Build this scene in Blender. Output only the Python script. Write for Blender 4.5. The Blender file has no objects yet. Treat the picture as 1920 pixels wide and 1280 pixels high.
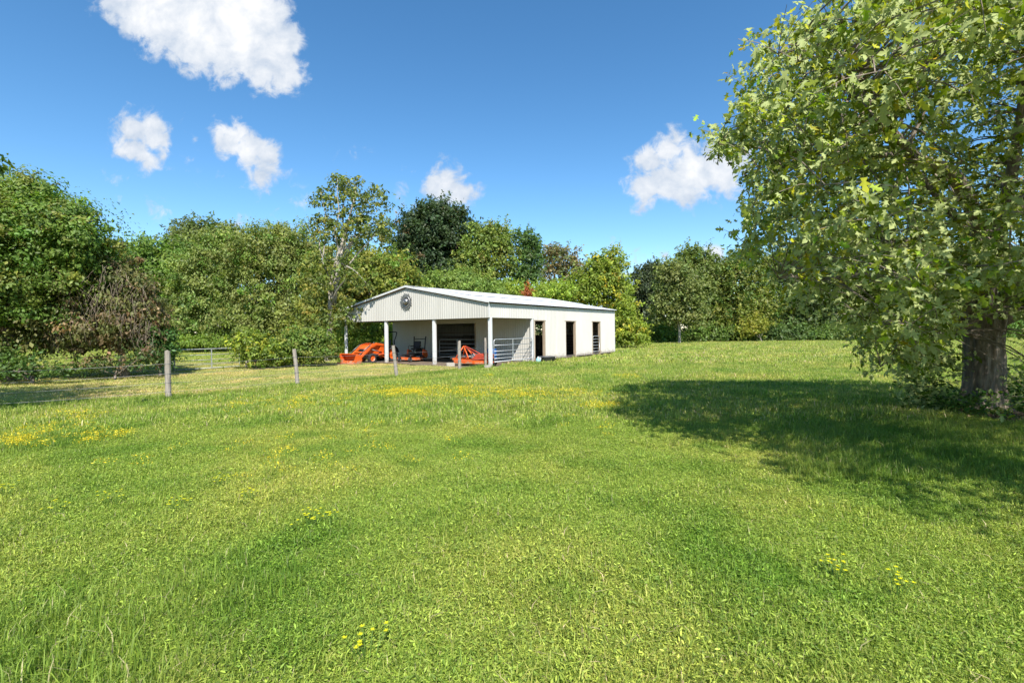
import bpy, math, random
import numpy as np
from mathutils import Vector, Matrix
random.seed(7); RNG = np.random.default_rng(11)
S = bpy.context.scene; C = S.collection

# ------------------------------------------------------------------ camera
F, Y0, ROLL, EYE = 900.0, 619.4, 0.012, 2.0
cam = bpy.data.objects.new('camera', bpy.data.cameras.new('camera')); C.objects.link(cam)
cam.data.sensor_width = 36; cam.data.lens = F / 1920 * 36
cam.data.shift_y = -(640 - Y0) / 1920
cam.data.clip_start = 0.1; cam.data.clip_end = 2000
cam.matrix_world = Matrix.Translation((0, 0, EYE)) @ Matrix.Rotation(math.pi/2, 4, 'X') @ Matrix.Rotation(-ROLL, 4, 'Z')
S.camera = cam
CR, SR = math.cos(ROLL), math.sin(ROLL)

def at(px, py, D):
    """point at distance D seen at pixel (px,py) of the 1920x1280 photograph"""
    dx, dy = px - 960, py - Y0
    return (CR*dx - SR*dy)/F*D, D, EYE - (SR*dx + CR*dy)/F*D
def gnd(px, py):
    dx, dy = px - 960, py - Y0
    D = EYE*F/(SR*dx + CR*dy)
    return (CR*dx - SR*dy)/F*D, D
def project(P):
    P = np.asarray(P, float); D = np.maximum(P[:, 1], 1e-3)
    x = F*P[:, 0]/D; y = -F*(P[:, 2]-EYE)/D
    return 960 + CR*x + SR*y, Y0 - SR*x + CR*y

# ------------------------------------------------------------------ light
SUN = Vector((0.12, -0.68, 0.74)).normalized()
w = bpy.data.worlds.new('World'); S.world = w; w.use_nodes = True
nt = w.node_tree; N = nt.nodes; L = nt.links; N.clear()
sky = N.new('ShaderNodeTexSky'); sky.sky_type = 'NISHITA'; sky.sun_disc = False
sky.sun_elevation = math.asin(SUN.z); sky.sun_rotation = math.atan2(SUN.x, SUN.y)
sky.altitude = 900; sky.air_density = 1.0; sky.dust_density = 0.3; sky.ozone_density = 2.0
def wm(op, a, b=None, clamp=False):
    n = N.new('ShaderNodeMath'); n.operation = op; n.use_clamp = clamp
    for i, v in enumerate((a, b)):
        if v is None: continue
        if isinstance(v, (int, float)): n.inputs[i].default_value = v
        else: L.new(v, n.inputs[i])
    return n.outputs[0]
tc = N.new('ShaderNodeTexCoord'); sp = N.new('ShaderNodeSeparateXYZ'); L.new(tc.outputs['Generated'], sp.inputs[0])
yy = wm('MAXIMUM', sp.outputs[1], 0.02)
ca, cb = wm('DIVIDE', sp.outputs[0], yy), wm('DIVIDE', sp.outputs[2], yy)
cv = N.new('ShaderNodeCombineXYZ'); L.new(ca, cv.inputs[0]); L.new(cb, cv.inputs[1])
def noise(scale, detail, rough, dist=0.0):
    n = N.new('ShaderNodeTexNoise'); n.inputs['Scale'].default_value = scale; n.inputs['Detail'].default_value = detail
    n.inputs['Roughness'].default_value = rough; n.inputs['Distortion'].default_value = dist; L.new(cv.outputs[0], n.inputs['Vector']); return n
warp = noise(9, 5, 0.6)
vs = N.new('ShaderNodeVectorMath'); vs.operation = 'SUBTRACT'; L.new(warp.outputs['Color'], vs.inputs[0]); vs.inputs[1].default_value = (.5, .5, .5)
vm = N.new('ShaderNodeVectorMath'); vm.operation = 'MULTIPLY_ADD'; L.new(vs.outputs[0], vm.inputs[0]); vm.inputs[1].default_value = (.07, .07, 0); L.new(cv.outputs[0], vm.inputs[2])
CLOUDS = [(205,330,20,.3),(350,300,16,.25),(700,400,16,.3),(660,300,12,.2),(600,390,14,.25),(360,270,14,.25),(1150,470,16,.4),(930,470,14,.3),(1090,500,16,.35),(230,0,48,1),(300,20,80,1),(380,55,85,1),(450,45,95,1),(505,85,60,1),(420,110,46,1),(535,140,36,1),(490,140,34,1),(558,150,18,1),(190,8,20,.6),
 (245,242,36,1),(282,236,32,1),(290,262,32,1),(242,276,32,1),(270,290,30,1),(212,270,15,.5),
 (430,258,34,1),(466,276,36,1),(505,288,36,1),(528,305,20,.8),(488,330,28,.9),(420,288,20,.5),(450,240,20,.8),
 (838,325,26,1),(832,350,36,1),(866,356,30,1),(888,368,18,.7),(812,360,20,.8),(765,348,20,.35),
 (1215,300,34,.9),(1250,272,34,.9),(1200,330,26,.6),(1250,342,44,1),(1300,322,50,1),(1345,320,48,1),(1385,300,32,.9),(1212,355,38,1),(1290,362,34,1),
 (550,380,20,.35),(772,390,18,.4),(294,403,20,.5),(437,411,15,.6),(1200,494,18,.5),(1242,480,16,.6),(1335,482,22,.8),(1185,515,22,.5),(1020,515,26,.5)]
field = None
for (px, py, r, st) in CLOUDS:
    X, _, Z = at(px, py, 1.0)
    d = N.new('ShaderNodeVectorMath'); d.operation = 'DISTANCE'; L.new(vm.outputs[0], d.inputs[0]); d.inputs[1].default_value = (X, Z-EYE, 0)
    f_ = wm('SUBTRACT', r/F*1.06, d.outputs['Value'])
    f_ = wm('MULTIPLY', f_, F/40*1.0) if st == 1 else wm('SUBTRACT', wm('MULTIPLY', f_, F/40*st), (1-st)*.28)
    field = f_ if field is None else wm('MAXIMUM', field, f_)
n2 = noise(27, 9, 0.6, .4)
edge = wm('ADD', field, wm('MULTIPLY', wm('SUBTRACT', n2.outputs['Fac'], 0.5), 2.0))
alpha = N.new('ShaderNodeMapRange'); alpha.interpolation_type = 'SMOOTHSTEP'; L.new(edge, alpha.inputs[0])
alpha.inputs[1].default_value = -0.20; alpha.inputs[2].default_value = .48
front = wm('GREATER_THAN', sp.outputs[1], 0.05)
a_fin = wm('MULTIPLY', wm('MULTIPLY', alpha.outputs[0], front), .97)
n3 = noise(15, 6, 0.6, .2)
shade = N.new('ShaderNodeMapRange'); L.new(wm('ADD', wm('MULTIPLY', edge, .16), n3.outputs['Fac']), shade.inputs[0])
shade.inputs[1].default_value = .42; shade.inputs[2].default_value = .86
ccol = N.new('ShaderNodeMix'); ccol.data_type = 'RGBA'; L.new(shade.outputs[0], ccol.inputs[0])
SKY_STRENGTH = 0.115
ccol.inputs[6].default_value = (2.9, 3.35, 4.0, 1); ccol.inputs[7].default_value = (5.2, 5.2, 5.2, 1)
hs = N.new('ShaderNodeHueSaturation'); hs.inputs['Hue'].default_value = .495; hs.inputs['Saturation'].default_value = 1.24; hs.inputs['Value'].default_value = 1.0; L.new(sky.outputs[0], hs.inputs['Color'])
mx = N.new('ShaderNodeMix'); mx.data_type = 'RGBA'; L.new(a_fin, mx.inputs[0]); L.new(hs.outputs[0], mx.inputs[6]); L.new(ccol.outputs[2], mx.inputs[7])
bg = N.new('ShaderNodeBackground'); bg.inputs[1].default_value = SKY_STRENGTH; L.new(mx.outputs[2], bg.inputs[0])
wo = N.new('ShaderNodeOutputWorld'); L.new(bg.outputs[0], wo.inputs[0])

sl = bpy.data.lights.new('sun', 'SUN'); sl.energy = 4.8; sl.angle = math.radians(.55); sl.color = (1, .955, .88)
so = bpy.data.objects.new('sun', sl); C.objects.link(so); so.rotation_euler = SUN.to_track_quat('Z', 'Y').to_euler()
vw = S.view_settings; vw.view_transform = 'Standard'; vw.look = 'None'; vw.exposure = 0.85; vw.gamma = 1; vw.use_curve_mapping = False
S.cycles.use_denoising = True; S.cycles.denoiser = 'OPENIMAGEDENOISE'
S.cycles.max_bounces = 6; S.cycles.diffuse_bounces = 3; S.cycles.glossy_bounces = 2; S.cycles.transmission_bounces = 4; S.cycles.transparent_max_bounces = 4
S.cycles.sample_clamp_indirect = 4

# ------------------------------------------------------------------ materials
def mat(name, col, rough=.6, metal=0, var=.0, vscale=8, bump=0, bscale=30, spec=.4, col2=None, stretch=None):
    m = bpy.data.materials.new(name); m.use_nodes = True; t = m.node_tree; b = t.nodes['Principled BSDF']
    b.inputs['Roughness'].default_value = rough; b.inputs['Metallic'].default_value = metal; b.inputs['Specular IOR Level'].default_value = spec
    b.inputs['Base Color'].default_value = (*col, 1)
    co = t.nodes.new('ShaderNodeTexCoord'); src = co.outputs['Object']
    if stretch:
        mp = t.nodes.new('ShaderNodeMapping'); mp.inputs['Scale'].default_value = stretch; t.links.new(src, mp.inputs[0]); src = mp.outputs[0]
    if var or col2:
        n = t.nodes.new('ShaderNodeTexNoise'); n.inputs['Scale'].default_value = vscale; n.inputs['Detail'].default_value = 6; n.inputs['Roughness'].default_value = .65
        t.links.new(src, n.inputs['Vector'])
        r = t.nodes.new('ShaderNodeMapRange'); r.inputs[1].default_value = .3; r.inputs[2].default_value = .7; t.links.new(n.outputs['Fac'], r.inputs[0])
        x = t.nodes.new('ShaderNodeMix'); x.data_type = 'RGBA'; t.links.new(r.outputs[0], x.inputs[0])
        c2 = col2 or tuple(c*(1+var) for c in col); c1 = col if col2 else tuple(c*(1-var) for c in col)
        x.inputs[6].default_value = (*c1, 1); x.inputs[7].default_value = (*c2, 1); t.links.new(x.outputs[2], b.inputs['Base Color'])
    if bump:
        n = t.nodes.new('ShaderNodeTexNoise'); n.inputs['Scale'].default_value = bscale; n.inputs['Detail'].default_value = 8; t.links.new(src, n.inputs['Vector'])
        u = t.nodes.new('ShaderNodeBump'); u.inputs['Strength'].default_value = bump; u.inputs['Distance'].default_value = .03
        t.links.new(n.outputs['Fac'], u.inputs['Height']); t.links.new(u.outputs[0], b.inputs['Normal'])
    return m

def leaf_mat(name, under=None, trans=.32, rough=.5, spec=.35, ground=False, stripes=False):
    """colour comes from the 'Col' attribute of each leaf"""
    m = bpy.data.materials.new(name); m.use_nodes = True; t = m.node_tree; b = t.nodes['Principled BSDF']; o = t.nodes['Material Output']
    lk = t.links.new
    b.inputs['Roughness'].default_value = rough; b.inputs['Specular IOR Level'].default_value = spec
    a = t.nodes.new('ShaderNodeAttribute'); a.attribute_name = 'Col'; col = a.outputs['Color']
    def mix(fac, c1, c2, typ='MIX'):
        x = t.nodes.new('ShaderNodeMix'); x.data_type = 'RGBA'; x.blend_type = typ
        for s, v in ((0, fac), (6, c1), (7, c2)):
            if hasattr(v, 'links'): lk(v, x.inputs[s])
            else: x.inputs[s].default_value = v
        return x.outputs[2]
    if ground:
        g = t.nodes.new('ShaderNodeNewGeometry')
        def nz(sc, lo, hi, det=4, stretch=None):
            v = g.outputs['Position']
            if stretch:
                mp = t.nodes.new('ShaderNodeMapping'); mp.inputs['Scale'].default_value = stretch[0]; mp.inputs['Rotation'].default_value = (0, 0, stretch[1]); lk(v, mp.inputs[0]); v = mp.outputs[0]
            n = t.nodes.new('ShaderNodeTexNoise'); n.inputs['Scale'].default_value = sc; n.inputs['Detail'].default_value = det; lk(v, n.inputs['Vector'])
            r = t.nodes.new('ShaderNodeMapRange'); r.inputs[1].default_value = lo; r.inputs[2].default_value = hi; lk(n.outputs['Fac'], r.inputs[0]); return r.outputs[0]
        col = mix(nz(.4, .44, .60), col, mix(1.0, col, (1.42, 1.15, 1.45, 1), 'MULTIPLY'))
        col = mix(nz(.8, .48, .62, 6), col, mix(1.0, col, (.58, .76, .55, 1), 'MULTIPLY'))
        if stripes: col = mix(nz(1.3, .45, .62, 3, ((.12, 1, 1), .52)), col, mix(1.0, col, (1.15, 1.08, 1.2, 1), 'MULTIPLY'))
    if under:
        g2 = t.nodes.new('ShaderNodeNewGeometry'); col = mix(g2.outputs['Backfacing'], col, under)
    lk(col, b.inputs['Base Color'])
    tr = t.nodes.new('ShaderNodeBsdfTranslucent')
    lk(mix(1.0, col, (1.25, 1.35, .55, 1), 'MULTIPLY'), tr.inputs[0])
    ms = t.nodes.new('ShaderNodeMixShader'); ms.inputs[0].default_value = trans; lk(b.outputs[0], ms.inputs[1]); lk(tr.outputs[0], ms.inputs[2]); lk(ms.outputs[0], o.inputs[0])
    return m

M = dict(
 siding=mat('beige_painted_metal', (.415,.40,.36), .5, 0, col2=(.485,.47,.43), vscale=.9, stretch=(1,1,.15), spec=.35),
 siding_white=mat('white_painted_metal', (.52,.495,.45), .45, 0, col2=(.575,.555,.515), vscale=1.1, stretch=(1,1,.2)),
 roof=mat('white_roof_metal', (.58,.60,.62), .40, .1, var=.10, vscale=2),
 trim=mat('white_trim', (.56,.56,.55), .45, 0, var=.08, vscale=5),
 white_wood=mat('white_painted_post', (.54,.55,.55), .6, 0, col2=(.62,.62,.61), vscale=14, stretch=(1,1,.3), bump=.3),
 wood=mat('weathered_wood', (.20,.17,.14), .85, 0, col2=(.36,.32,.27), vscale=22, stretch=(1,1,.12), bump=.6, bscale=40),
 jamb=mat('bare_timber', (.30,.23,.16), .8, 0, var=.25, vscale=12, stretch=(1,1,.15), bump=.3),
 darkwood=mat('stall_board', (.10,.085,.07), .85, 0, var=.35, vscale=6, stretch=(1,1,.4)),
 galv=mat('galvanised_tube', (.52,.53,.54), .45, .6, var=.15, vscale=12),
 gategreen=mat('weathered_green_tube', (.22,.24,.22), .5, .2, col2=(.42,.44,.41), vscale=6),
 wire=mat('fence_wire', (.21,.205,.20), .6, .3),
 orange=mat('orange_paint', (.63,.10,.012), .42, 0, var=.10, vscale=5, spec=.5),
 orange_dark=mat('faded_red_paint', (.38,.05,.025), .6, 0, var=.3, vscale=7),
 black=mat('black_plastic', (.018,.018,.02), .45, 0, var=.2),
 tyre=mat('tyre_rubber', (.028,.028,.03), .8, 0, var=.3, vscale=20, bump=.3),
 steel=mat('worn_steel', (.20,.19,.18), .5, .5, var=.25, vscale=20),
 blue=mat('blue_plastic', (.010,.075,.25), .4, 0, var=.1),
 tub=mat('grey_rubber_tub', (.055,.058,.062), .6, 0, var=.2, vscale=9),
 jug=mat('pale_blue_plastic', (.25,.50,.58), .35, 0, var=.1), cap=mat('white_plastic', (.8,.8,.8), .4),
 lamp=mat('lamp_glass', (.22,.20,.17), .2), 
 emblem=mat('tarnished_tin', (.15,.145,.14), .42, .7, col2=(.34,.33,.31), vscale=16, bump=.3),
 face=mat('polished_tin', (.22,.22,.22), .3, .8, var=.3, vscale=12),
 dirt=mat('bare_dirt', (.115,.088,.064), .95, 0, col2=(.21,.165,.12), vscale=3, bump=.8, bscale=18, spec=.1),
 block=mat('concrete_block', (.36,.33,.28), .9, 0, var=.2, vscale=14, bump=.5),
 bark=mat('grey_brown_bark', (.095,.072,.055), .9, 0, col2=(.33,.275,.22), vscale=9, stretch=(1,1,.22), bump=1.0, bscale=16, spec=.15),
 palebark=mat('pale_bark', (.24,.21,.17), .9, 0, col2=(.42,.38,.32), vscale=6, stretch=(1,1,.3), bump=.5, spec=.15),
 leaf=leaf_mat('tree_leaf', trans=.40), maple=leaf_mat('maple_leaf', under=(.38,.43,.17,1), trans=.32, rough=.55, spec=.15),
 grass=leaf_mat('pasture_blade', trans=.35, ground=True, rough=.55), mown=leaf_mat('mown_blade', trans=.3, ground=True, stripes=True, rough=.6),
 petal=leaf_mat('yellow_petal', trans=.25), litter=leaf_mat('dead_leaf', trans=.1, rough=.8, spec=.1),
)
def splash(m, h=.55):
    t = m.node_tree; b = t.nodes['Principled BSDF']; src = b.inputs['Base Color'].links[0].from_socket
    co = t.nodes.new('ShaderNodeTexCoord'); sx = t.nodes.new('ShaderNodeSeparateXYZ'); t.links.new(co.outputs['Object'], sx.inputs[0])
    nz = t.nodes.new('ShaderNodeTexNoise'); nz.inputs['Scale'].default_value = 5; nz.inputs['Detail'].default_value = 8; t.links.new(co.outputs['Object'], nz.inputs['Vector'])
    ml = t.nodes.new('ShaderNodeMath'); ml.operation = 'MULTIPLY_ADD'; t.links.new(nz.outputs['Fac'], ml.inputs[0]); ml.inputs[1].default_value = -1.1; t.links.new(sx.outputs[2], ml.inputs[2])
    mr = t.nodes.new('ShaderNodeMapRange'); mr.inputs[1].default_value = h-.65; mr.inputs[2].default_value = -.5; mr.inputs[3].default_value = 0; mr.inputs[4].default_value = .75; t.links.new(ml.outputs[0], mr.inputs[0])
    x = t.nodes.new('ShaderNodeMix'); x.data_type = 'RGBA'; t.links.new(mr.outputs[0], x.inputs[0]); t.links.new(src, x.inputs[6]); x.inputs[7].default_value = (.30, .24, .16, 1); t.links.new(x.outputs[2], b.inputs['Base Color'])
splash(M['siding_white']); splash(M['white_wood'])
M['ground'] = mat('soil_and_thatch', (.13,.13,.04), .95, 0, col2=(.20,.185,.06), vscale=1.2, bump=.6, bscale=6, spec=.1)

# ------------------------------------------------------------------ mesh helpers
class MB:
    def __init__(s): s.v = []; s.f = []
    def add(s, vs, fs):
        k = len(s.v); s.v += [tuple(p) for p in vs]; s.f += [tuple(i+k for i in f) for f in fs]; return s
    def box(s, c, d, R=None, ch=0):
        x, y, z = d[0]/2, d[1]/2, d[2]/2; R = R or Matrix.Identity(3); c = Vector(c)
        if ch:
            e = min(ch, x*.45, y*.45, z*.45); vs = []
            for sx in (-1, 1):
                for sy in (-1, 1):
                    for sz in (-1, 1): vs += [(sx*(x-e), sy*(y-e), sz*z), (sx*(x-e), sy*y, sz*(z-e)), (sx*x, sy*(y-e), sz*(z-e))]
            def ix(a, b, q, t): return ((a*2+b)*2+q)*3+t
            fs = []
            for q in (0, 1):
                fs += [(ix(0,0,q,0), ix(1,0,q,0), ix(1,1,q,0), ix(0,1,q,0)), (ix(0,q,0,1), ix(1,q,0,1), ix(1,q,1,1), ix(0,q,1,1)), (ix(q,0,0,2), ix(q,1,0,2), ix(q,1,1,2), ix(q,0,1,2))]
                for r in (0, 1):
                    fs += [(ix(0,q,r,0), ix(1,q,r,0), ix(1,q,r,1), ix(0,q,r,1)), (ix(q,0,r,0), ix(q,1,r,0), ix(q,1,r,2), ix(q,0,r,2)), (ix(q,r,0,1), ix(q,r,1,1), ix(q,r,1,2), ix(q,r,0,2))]
                    for t in (0, 1): fs += [(ix(q,r,t,0), ix(q,r,t,1), ix(q,r,t,2))]
        else:
            vs = [(a*x, b*y, q*z) for a in (-1, 1) for b in (-1, 1) for q in (-1, 1)]
            fs = [(0,1,3,2), (4,6,7,5), (0,4,5,1), (2,3,7,6), (0,2,6,4), (1,5,7,3)]
        return s.add([c + R @ Vector(p) for p in vs], fs)
    def tube(s, pts, r, n=8, cap=True):
        pts = [Vector(p) for p in pts]; rs = r if isinstance(r, (list, tuple)) else [r]*len(pts)
        rings = []; prev = None
        for i, p in enumerate(pts):
            t = (pts[min(i+1, len(pts)-1)] - pts[max(i-1, 0)]).normalized()
            if prev is None: a = t.orthogonal().normalized()
            else: a = (prev - t*prev.dot(t)); a = a.normalized() if a.length > 1e-6 else t.orthogonal().normalized()
            prev = a; b = t.cross(a)
            rings.append([p + (a*math.cos(2*math.pi*k/n) + b*math.sin(2*math.pi*k/n))*rs[i] for k in range(n)])
        fs = []
        for i in range(len(pts)-1):
            for k in range(n): fs.append((i*n+k, i*n+(k+1) % n, (i+1)*n+(k+1) % n, (i+1)*n+k))
        if cap: fs += [tuple(range(n))[::-1], tuple((len(pts)-1)*n+k for k in range(n))]
        return s.add([q for g in rings for q in g], fs)
    def lathe(s, prof, n=20, R=None, c=(0,0,0)):
        """profile of (radius, height) about local z"""
        R = R or Matrix.Identity(3); c = Vector(c); vs = []; fs = []
        for (r, h) in prof:
            for k in range(n): vs.append(c + R @ Vector((r*math.cos(2*math.pi*k/n), r*math.sin(2*math.pi*k/n), h)))
        for i in range(len(prof)-1):
            for k in range(n): fs.append((i*n+k, i*n+(k+1) % n, (i+1)*n+(k+1) % n, (i+1)*n+k))
        return s.add(vs, fs)
    def prism(s, poly, axis, a, b):
        """2-D polygon extruded along an axis from a to b"""
        def P(u, v, t): return {'x': (t, u, v), 'y': (u, t, v), 'z': (u, v, t)}[axis]
        n = len(poly); vs = [P(u, v, a) for u, v in poly] + [P(u, v, b) for u, v in poly]
        return s.add(vs, [tuple(range(n))[::-1], tuple(range(n, 2*n))] + [(i, (i+1) % n, n+(i+1) % n, n+i) for i in range(n)])
    def mesh(s, name, m, smooth=False):
        me = bpy.data.meshes.new(name); me.from_pydata(s.v, [], s.f); me.materials.append(m)
        if smooth: me.polygons.foreach_set('use_smooth', [True]*len(me.polygons))
        me.update(); return me
    def build(s, name, m, parent=None, smooth=False, label=None):
        return obj(name, s.mesh(name, m, smooth), parent, label)
def obj(name, me, parent=None, label=None):
    o = bpy.data.objects.new(name, me); C.objects.link(o)
    if parent: o.parent = parent
    if label: o['label'] = label
    return o
def tag(o, label, cat, group=None):
    o['label'] = label; o['category'] = cat
    if group: o['group'] = group
    return o
def thing(name, label, cat, loc=(0,0,0), rz=0, group=None):
    o = bpy.data.objects.new(name, None); C.objects.link(o); o.location = loc; o.rotation_euler = (0, 0, rz); o.empty_display_size = .3
    return tag(o, label, cat, group)
def kind(o, k): o['kind'] = k; return o

def np_mesh(name, V, Fs, m, col=None, k=None):
    """V (n,3); Fs (m,k) polygons of equal size; col (n,3) per-vertex colour"""
    me = bpy.data.meshes.new(name); k = Fs.shape[1]
    me.vertices.add(len(V)); me.vertices.foreach_set('co', V.astype(np.float32).ravel())
    me.loops.add(Fs.size); me.loops.foreach_set('vertex_index', Fs.astype(np.int32).ravel())
    me.polygons.add(len(Fs)); me.polygons.foreach_set('loop_start', np.arange(0, Fs.size, k, dtype=np.int32))
    me.update(calc_edges=True)
    if col is not None:
        a = me.attributes.new('Col', 'FLOAT_COLOR', 'POINT'); a.data.foreach_set('color', np.c_[col, np.ones(len(col))].astype(np.float32).ravel())
    me.materials.append(m); return me

def unit(v): return v/np.maximum(np.linalg.norm(v, axis=-1, keepdims=True), 1e-9)
# leaf outlines: (along, across, lift), triangles
T_SIMPLE = (np.array([(0,0,0), (.55,.27,.05), (1,0,-.06), (.55,-.27,.05)]), np.array([(0,1,2), (0,2,3)]))
_mp = [(0,0,0),(-.02,.24,.0),(.22,.12,.05),(.50,.46,-.05),(.46,.13,.05),(.74,.22,-.02),(1.0,0,-.16),(.74,-.22,-.02),(.46,-.13,.05),(.50,-.46,-.05),(.22,-.12,.05),(-.02,-.24,.0)]
T_MAPLE = (np.array([(.30,0,.0)] + _mp), np.array([(0, i, i % 12 + 1) for i in range(1, 13)]))
T_OVAL = (np.array([(0,0,0), (.3,.24,.03), (.72,.22,.02), (1,0,-.04), (.72,-.22,.02), (.3,-.24,.03)]), np.array([(0,1,2), (0,2,3), (0,3,4), (0,4,5)]))
def leaves(name, P, Nn, T, Ls, col, m, tpl=T_SIMPLE):
    Nn = unit(Nn); T = unit(T - Nn*np.sum(T*Nn, 1, keepdims=True)); B = np.cross(Nn, T)
    tv, tf = tpl; n = len(P); k = len(tv)
    V = P[:, None] + Ls[:, None, None]*(tv[None, :, 0:1]*T[:, None] + tv[None, :, 1:2]*B[:, None] + tv[None, :, 2:3]*Nn[:, None])
    Fs = (np.arange(n)[:, None, None]*k + tf[None]).reshape(-1, 3)
    return np_mesh(name, V.reshape(-1, 3), Fs, m, np.repeat(col, k, 0))

# ------------------------------------------------------------------ ground
def rel(x, y): return .035*math.sin(.31*x+.7)*math.cos(.27*y) + .02*math.sin(.9*x+.5*y)
gb = MB(); n = 90; xs = [(-1+2*i/n) for i in range(n+1)]
gx = [700*s*abs(s)**1.8 for s in xs]; gy = [-30 + 900*(j/n)**2.4 for j in range(n+1)]
FL = [gnd(-250, 790), gnd(0, 768), gnd(316, 751), gnd(559, 726), gnd(745, 710), gnd(862, 697), gnd(912, 689)]
gb.add([(x, y, 0 if y < -20 else rel(x, y)*min(1, max(0, (26-y)/8))*.6 - .0) for y in gy for x in gx], [(j*(n+1)+i, j*(n+1)+i+1, (j+1)*(n+1)+i+1, (j+1)*(n+1)+i) for j in range(n) for i in range(n)])
kind(gb.build('ground', M['ground'], smooth=True), 'structure')

YAW, BX, BD, BW, BL, BV = .619, -1.212, 25.815, 12.836, 16.5, 4.36
def B(u, v): return (BX - u*math.cos(YAW) + v*math.sin(YAW), BD + u*math.sin(YAW) + v*math.cos(YAW))
def Binv(x, y):
    x = x-BX; y = y-BD; return -x*math.cos(YAW) + y*math.sin(YAW), x*math.sin(YAW) + y*math.cos(YAW)

def patch(name, pts, m, z=.008, seg=1):
    """irregular ground patch as a low domed sheet"""
    cx = sum(p[0] for p in pts)/len(pts); cy = sum(p[1] for p in pts)/len(pts); b = MB()
    vs = [(cx, cy, z+.012)]; K = 3
    for k in range(1, K+1):
        for (x, y) in pts: vs.append((cx+(x-cx)*k/K, cy+(y-cy)*k/K, z + (.012 if k < K else -.012) + random.uniform(-.004, .004)))
    q = len(pts); fs = [(0, 1+i, 1+(i+1) % q) for i in range(q)]
    for k in range(K-1): fs += [(1+k*q+i, 1+(k+1)*q+i, 1+(k+1)*q+(i+1) % q, 1+k*q+(i+1) % q) for i in range(q)]
    b.add(vs, fs); return kind(b.build(name, m, smooth=True), 'structure')
dp = []
for i in range(40):                                             # dirt floor of the barn, worn out in front
    t = i/10; s = int(t); t -= s
    u, v = [(-.9+14*t, -.55), (13.1, -.55+17*t), (13.1-14*t, 16.5), (-.9, 16.5-17*t)][s]
    if s == 0: v -= .45*math.sin(9*t)**2 if t < .45 else -.3
    dp.append(B(u + random.uniform(-.15, .15), v + random.uniform(-.15, .15)))
patch('dirt_floor', dp, M['dirt'], .05)
patch('bare_soil', [(11.1+2.2*math.cos(a)*random.uniform(.8, 1.1), 10.1+1.8*math.sin(a)*random.uniform(.8, 1.1)) for a in np.linspace(0, 6.28, 22)[:-1]], M['dirt'], .03)
LT = [gnd(-160, 728), gnd(0, 718), gnd(120, 712), gnd(235, 704), gnd(332, 698)]
patch('leaf_litter_strip', [(x+random.uniform(-.2, .2), y-.15+random.uniform(-.15, .15)) for x, y in LT] + [(x-1.5, y+3.5) for x, y in LT[::-1]], M['dirt'], .03)

# ------------------------------------------------------------------ barn
ZS, ZE, ZR, ZD, ZB = 2.71, 3.58, 4.78, 2.57, .155
barn = thing('barn', 'long low white and beige corrugated metal barn with an open porch bay', 'barn', (BX, BD, 0), -YAW)
hw = BW/2
def roof_z(x): return ZR - abs(-x - hw)/hw*(ZR-ZE)                # local x runs from -BW to 0
PITCH, AMP = .172, .022
def sheet_lines(a0, a1):
    prof = [(0, 0), (.28, 0), (.42, 1), (.58, 1), (.72, 0)]; out = []
    k0 = math.floor(a0/PITCH)
    for k in range(k0, int(math.ceil(a1/PITCH))+1):
        for (t, h) in prof:
            a = (k+t)*PITCH
            if a0 < a < a1: out.append((a, h))
    def hh(a):
        t = (a/PITCH) % 1; pr = prof + [(1, 0)]
        for (p, q) in zip(pr, pr[1:]):
            if p[0] <= t <= q[0]: return p[1]+(q[1]-p[1])*(t-p[0])/(q[0]-p[0])
        return 0
    return [(a0, hh(a0))] + out + [(a1, hh(a1))]
def corr(parent, name, a0, a1, fn, m, lab=None, thick=.004):
    """corrugated sheet between a0 and a1; fn(a, h) -> bottom point, top point (+ nodes between)"""
    ls = sheet_lines(a0, a1); b = MB(); vs = []; k = None
    for (a, h) in ls:
        c = fn(a, h); k = len(c); vs += c
    fs = [(i*k+j, (i+1)*k+j, (i+1)*k+j+1, i*k+j+1) for i in range(len(ls)-1) for j in range(k-1)]
    b.add(vs, fs); o = b.build(name, m, parent, label=lab)
    sd = o.modifiers.new('thickness', 'SOLIDIFY'); sd.thickness = thick; sd.offset = 0
    return o
def split(a0, a1, wdt=.92):
    n = max(1, round((a1-a0)/wdt)); return [(a0+(a1-a0)*i/n, a0+(a1-a0)*(i+1)/n) for i in range(n)]
def wall(name, m, segs, axis, fixed, sign, zfun):
    """cladding: an Empty-free wall part whose sheets are its sub-parts. axis 'x' = runs along x at y=fixed"""
    w0 = None
    for i, (a0, a1, z0) in enumerate(segs):
        for (p, q) in split(a0, a1):
            off = random.uniform(0, .003)
            def fn(a, h, z0=z0, off=off):
                d = fixed + sign*(AMP*h + off)
                zt = zfun(a)
                return [(a, d, z0), (a, d, zt)] if axis == 'x' else [(d, a, z0), (d, a, zt)]
            if w0 is None:
                # girts the sheets are screwed to: the body of this wall part
                for (b0, b1, zz) in segs:
                    for hz in (zz+.08, (zz+min(zfun(b0), zfun(b1)))/2, min(zfun(b0), zfun(b1))-.1):
                        g = MB()
                        if axis == 'x': g.box(((b0+b1)/2, fixed-sign*.035, hz), (b1-b0-.02, .04, .09))
                        else: g.box((fixed-sign*.035, (b0+b1)/2, hz), (.04, b1-b0-.02, .09))
                        if w0 is None: w0 = g.build(name, M['jamb'], barn)
                        else: g.build('girt', M['jamb'], w0)
            corr(w0, 'metal_sheet', p, q, fn, m)
    return w0
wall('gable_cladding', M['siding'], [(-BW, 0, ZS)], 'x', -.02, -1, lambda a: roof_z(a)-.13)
doors = [(4.45, 5.70), (8.34, 9.80), (12.44, 13.81)]
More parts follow.
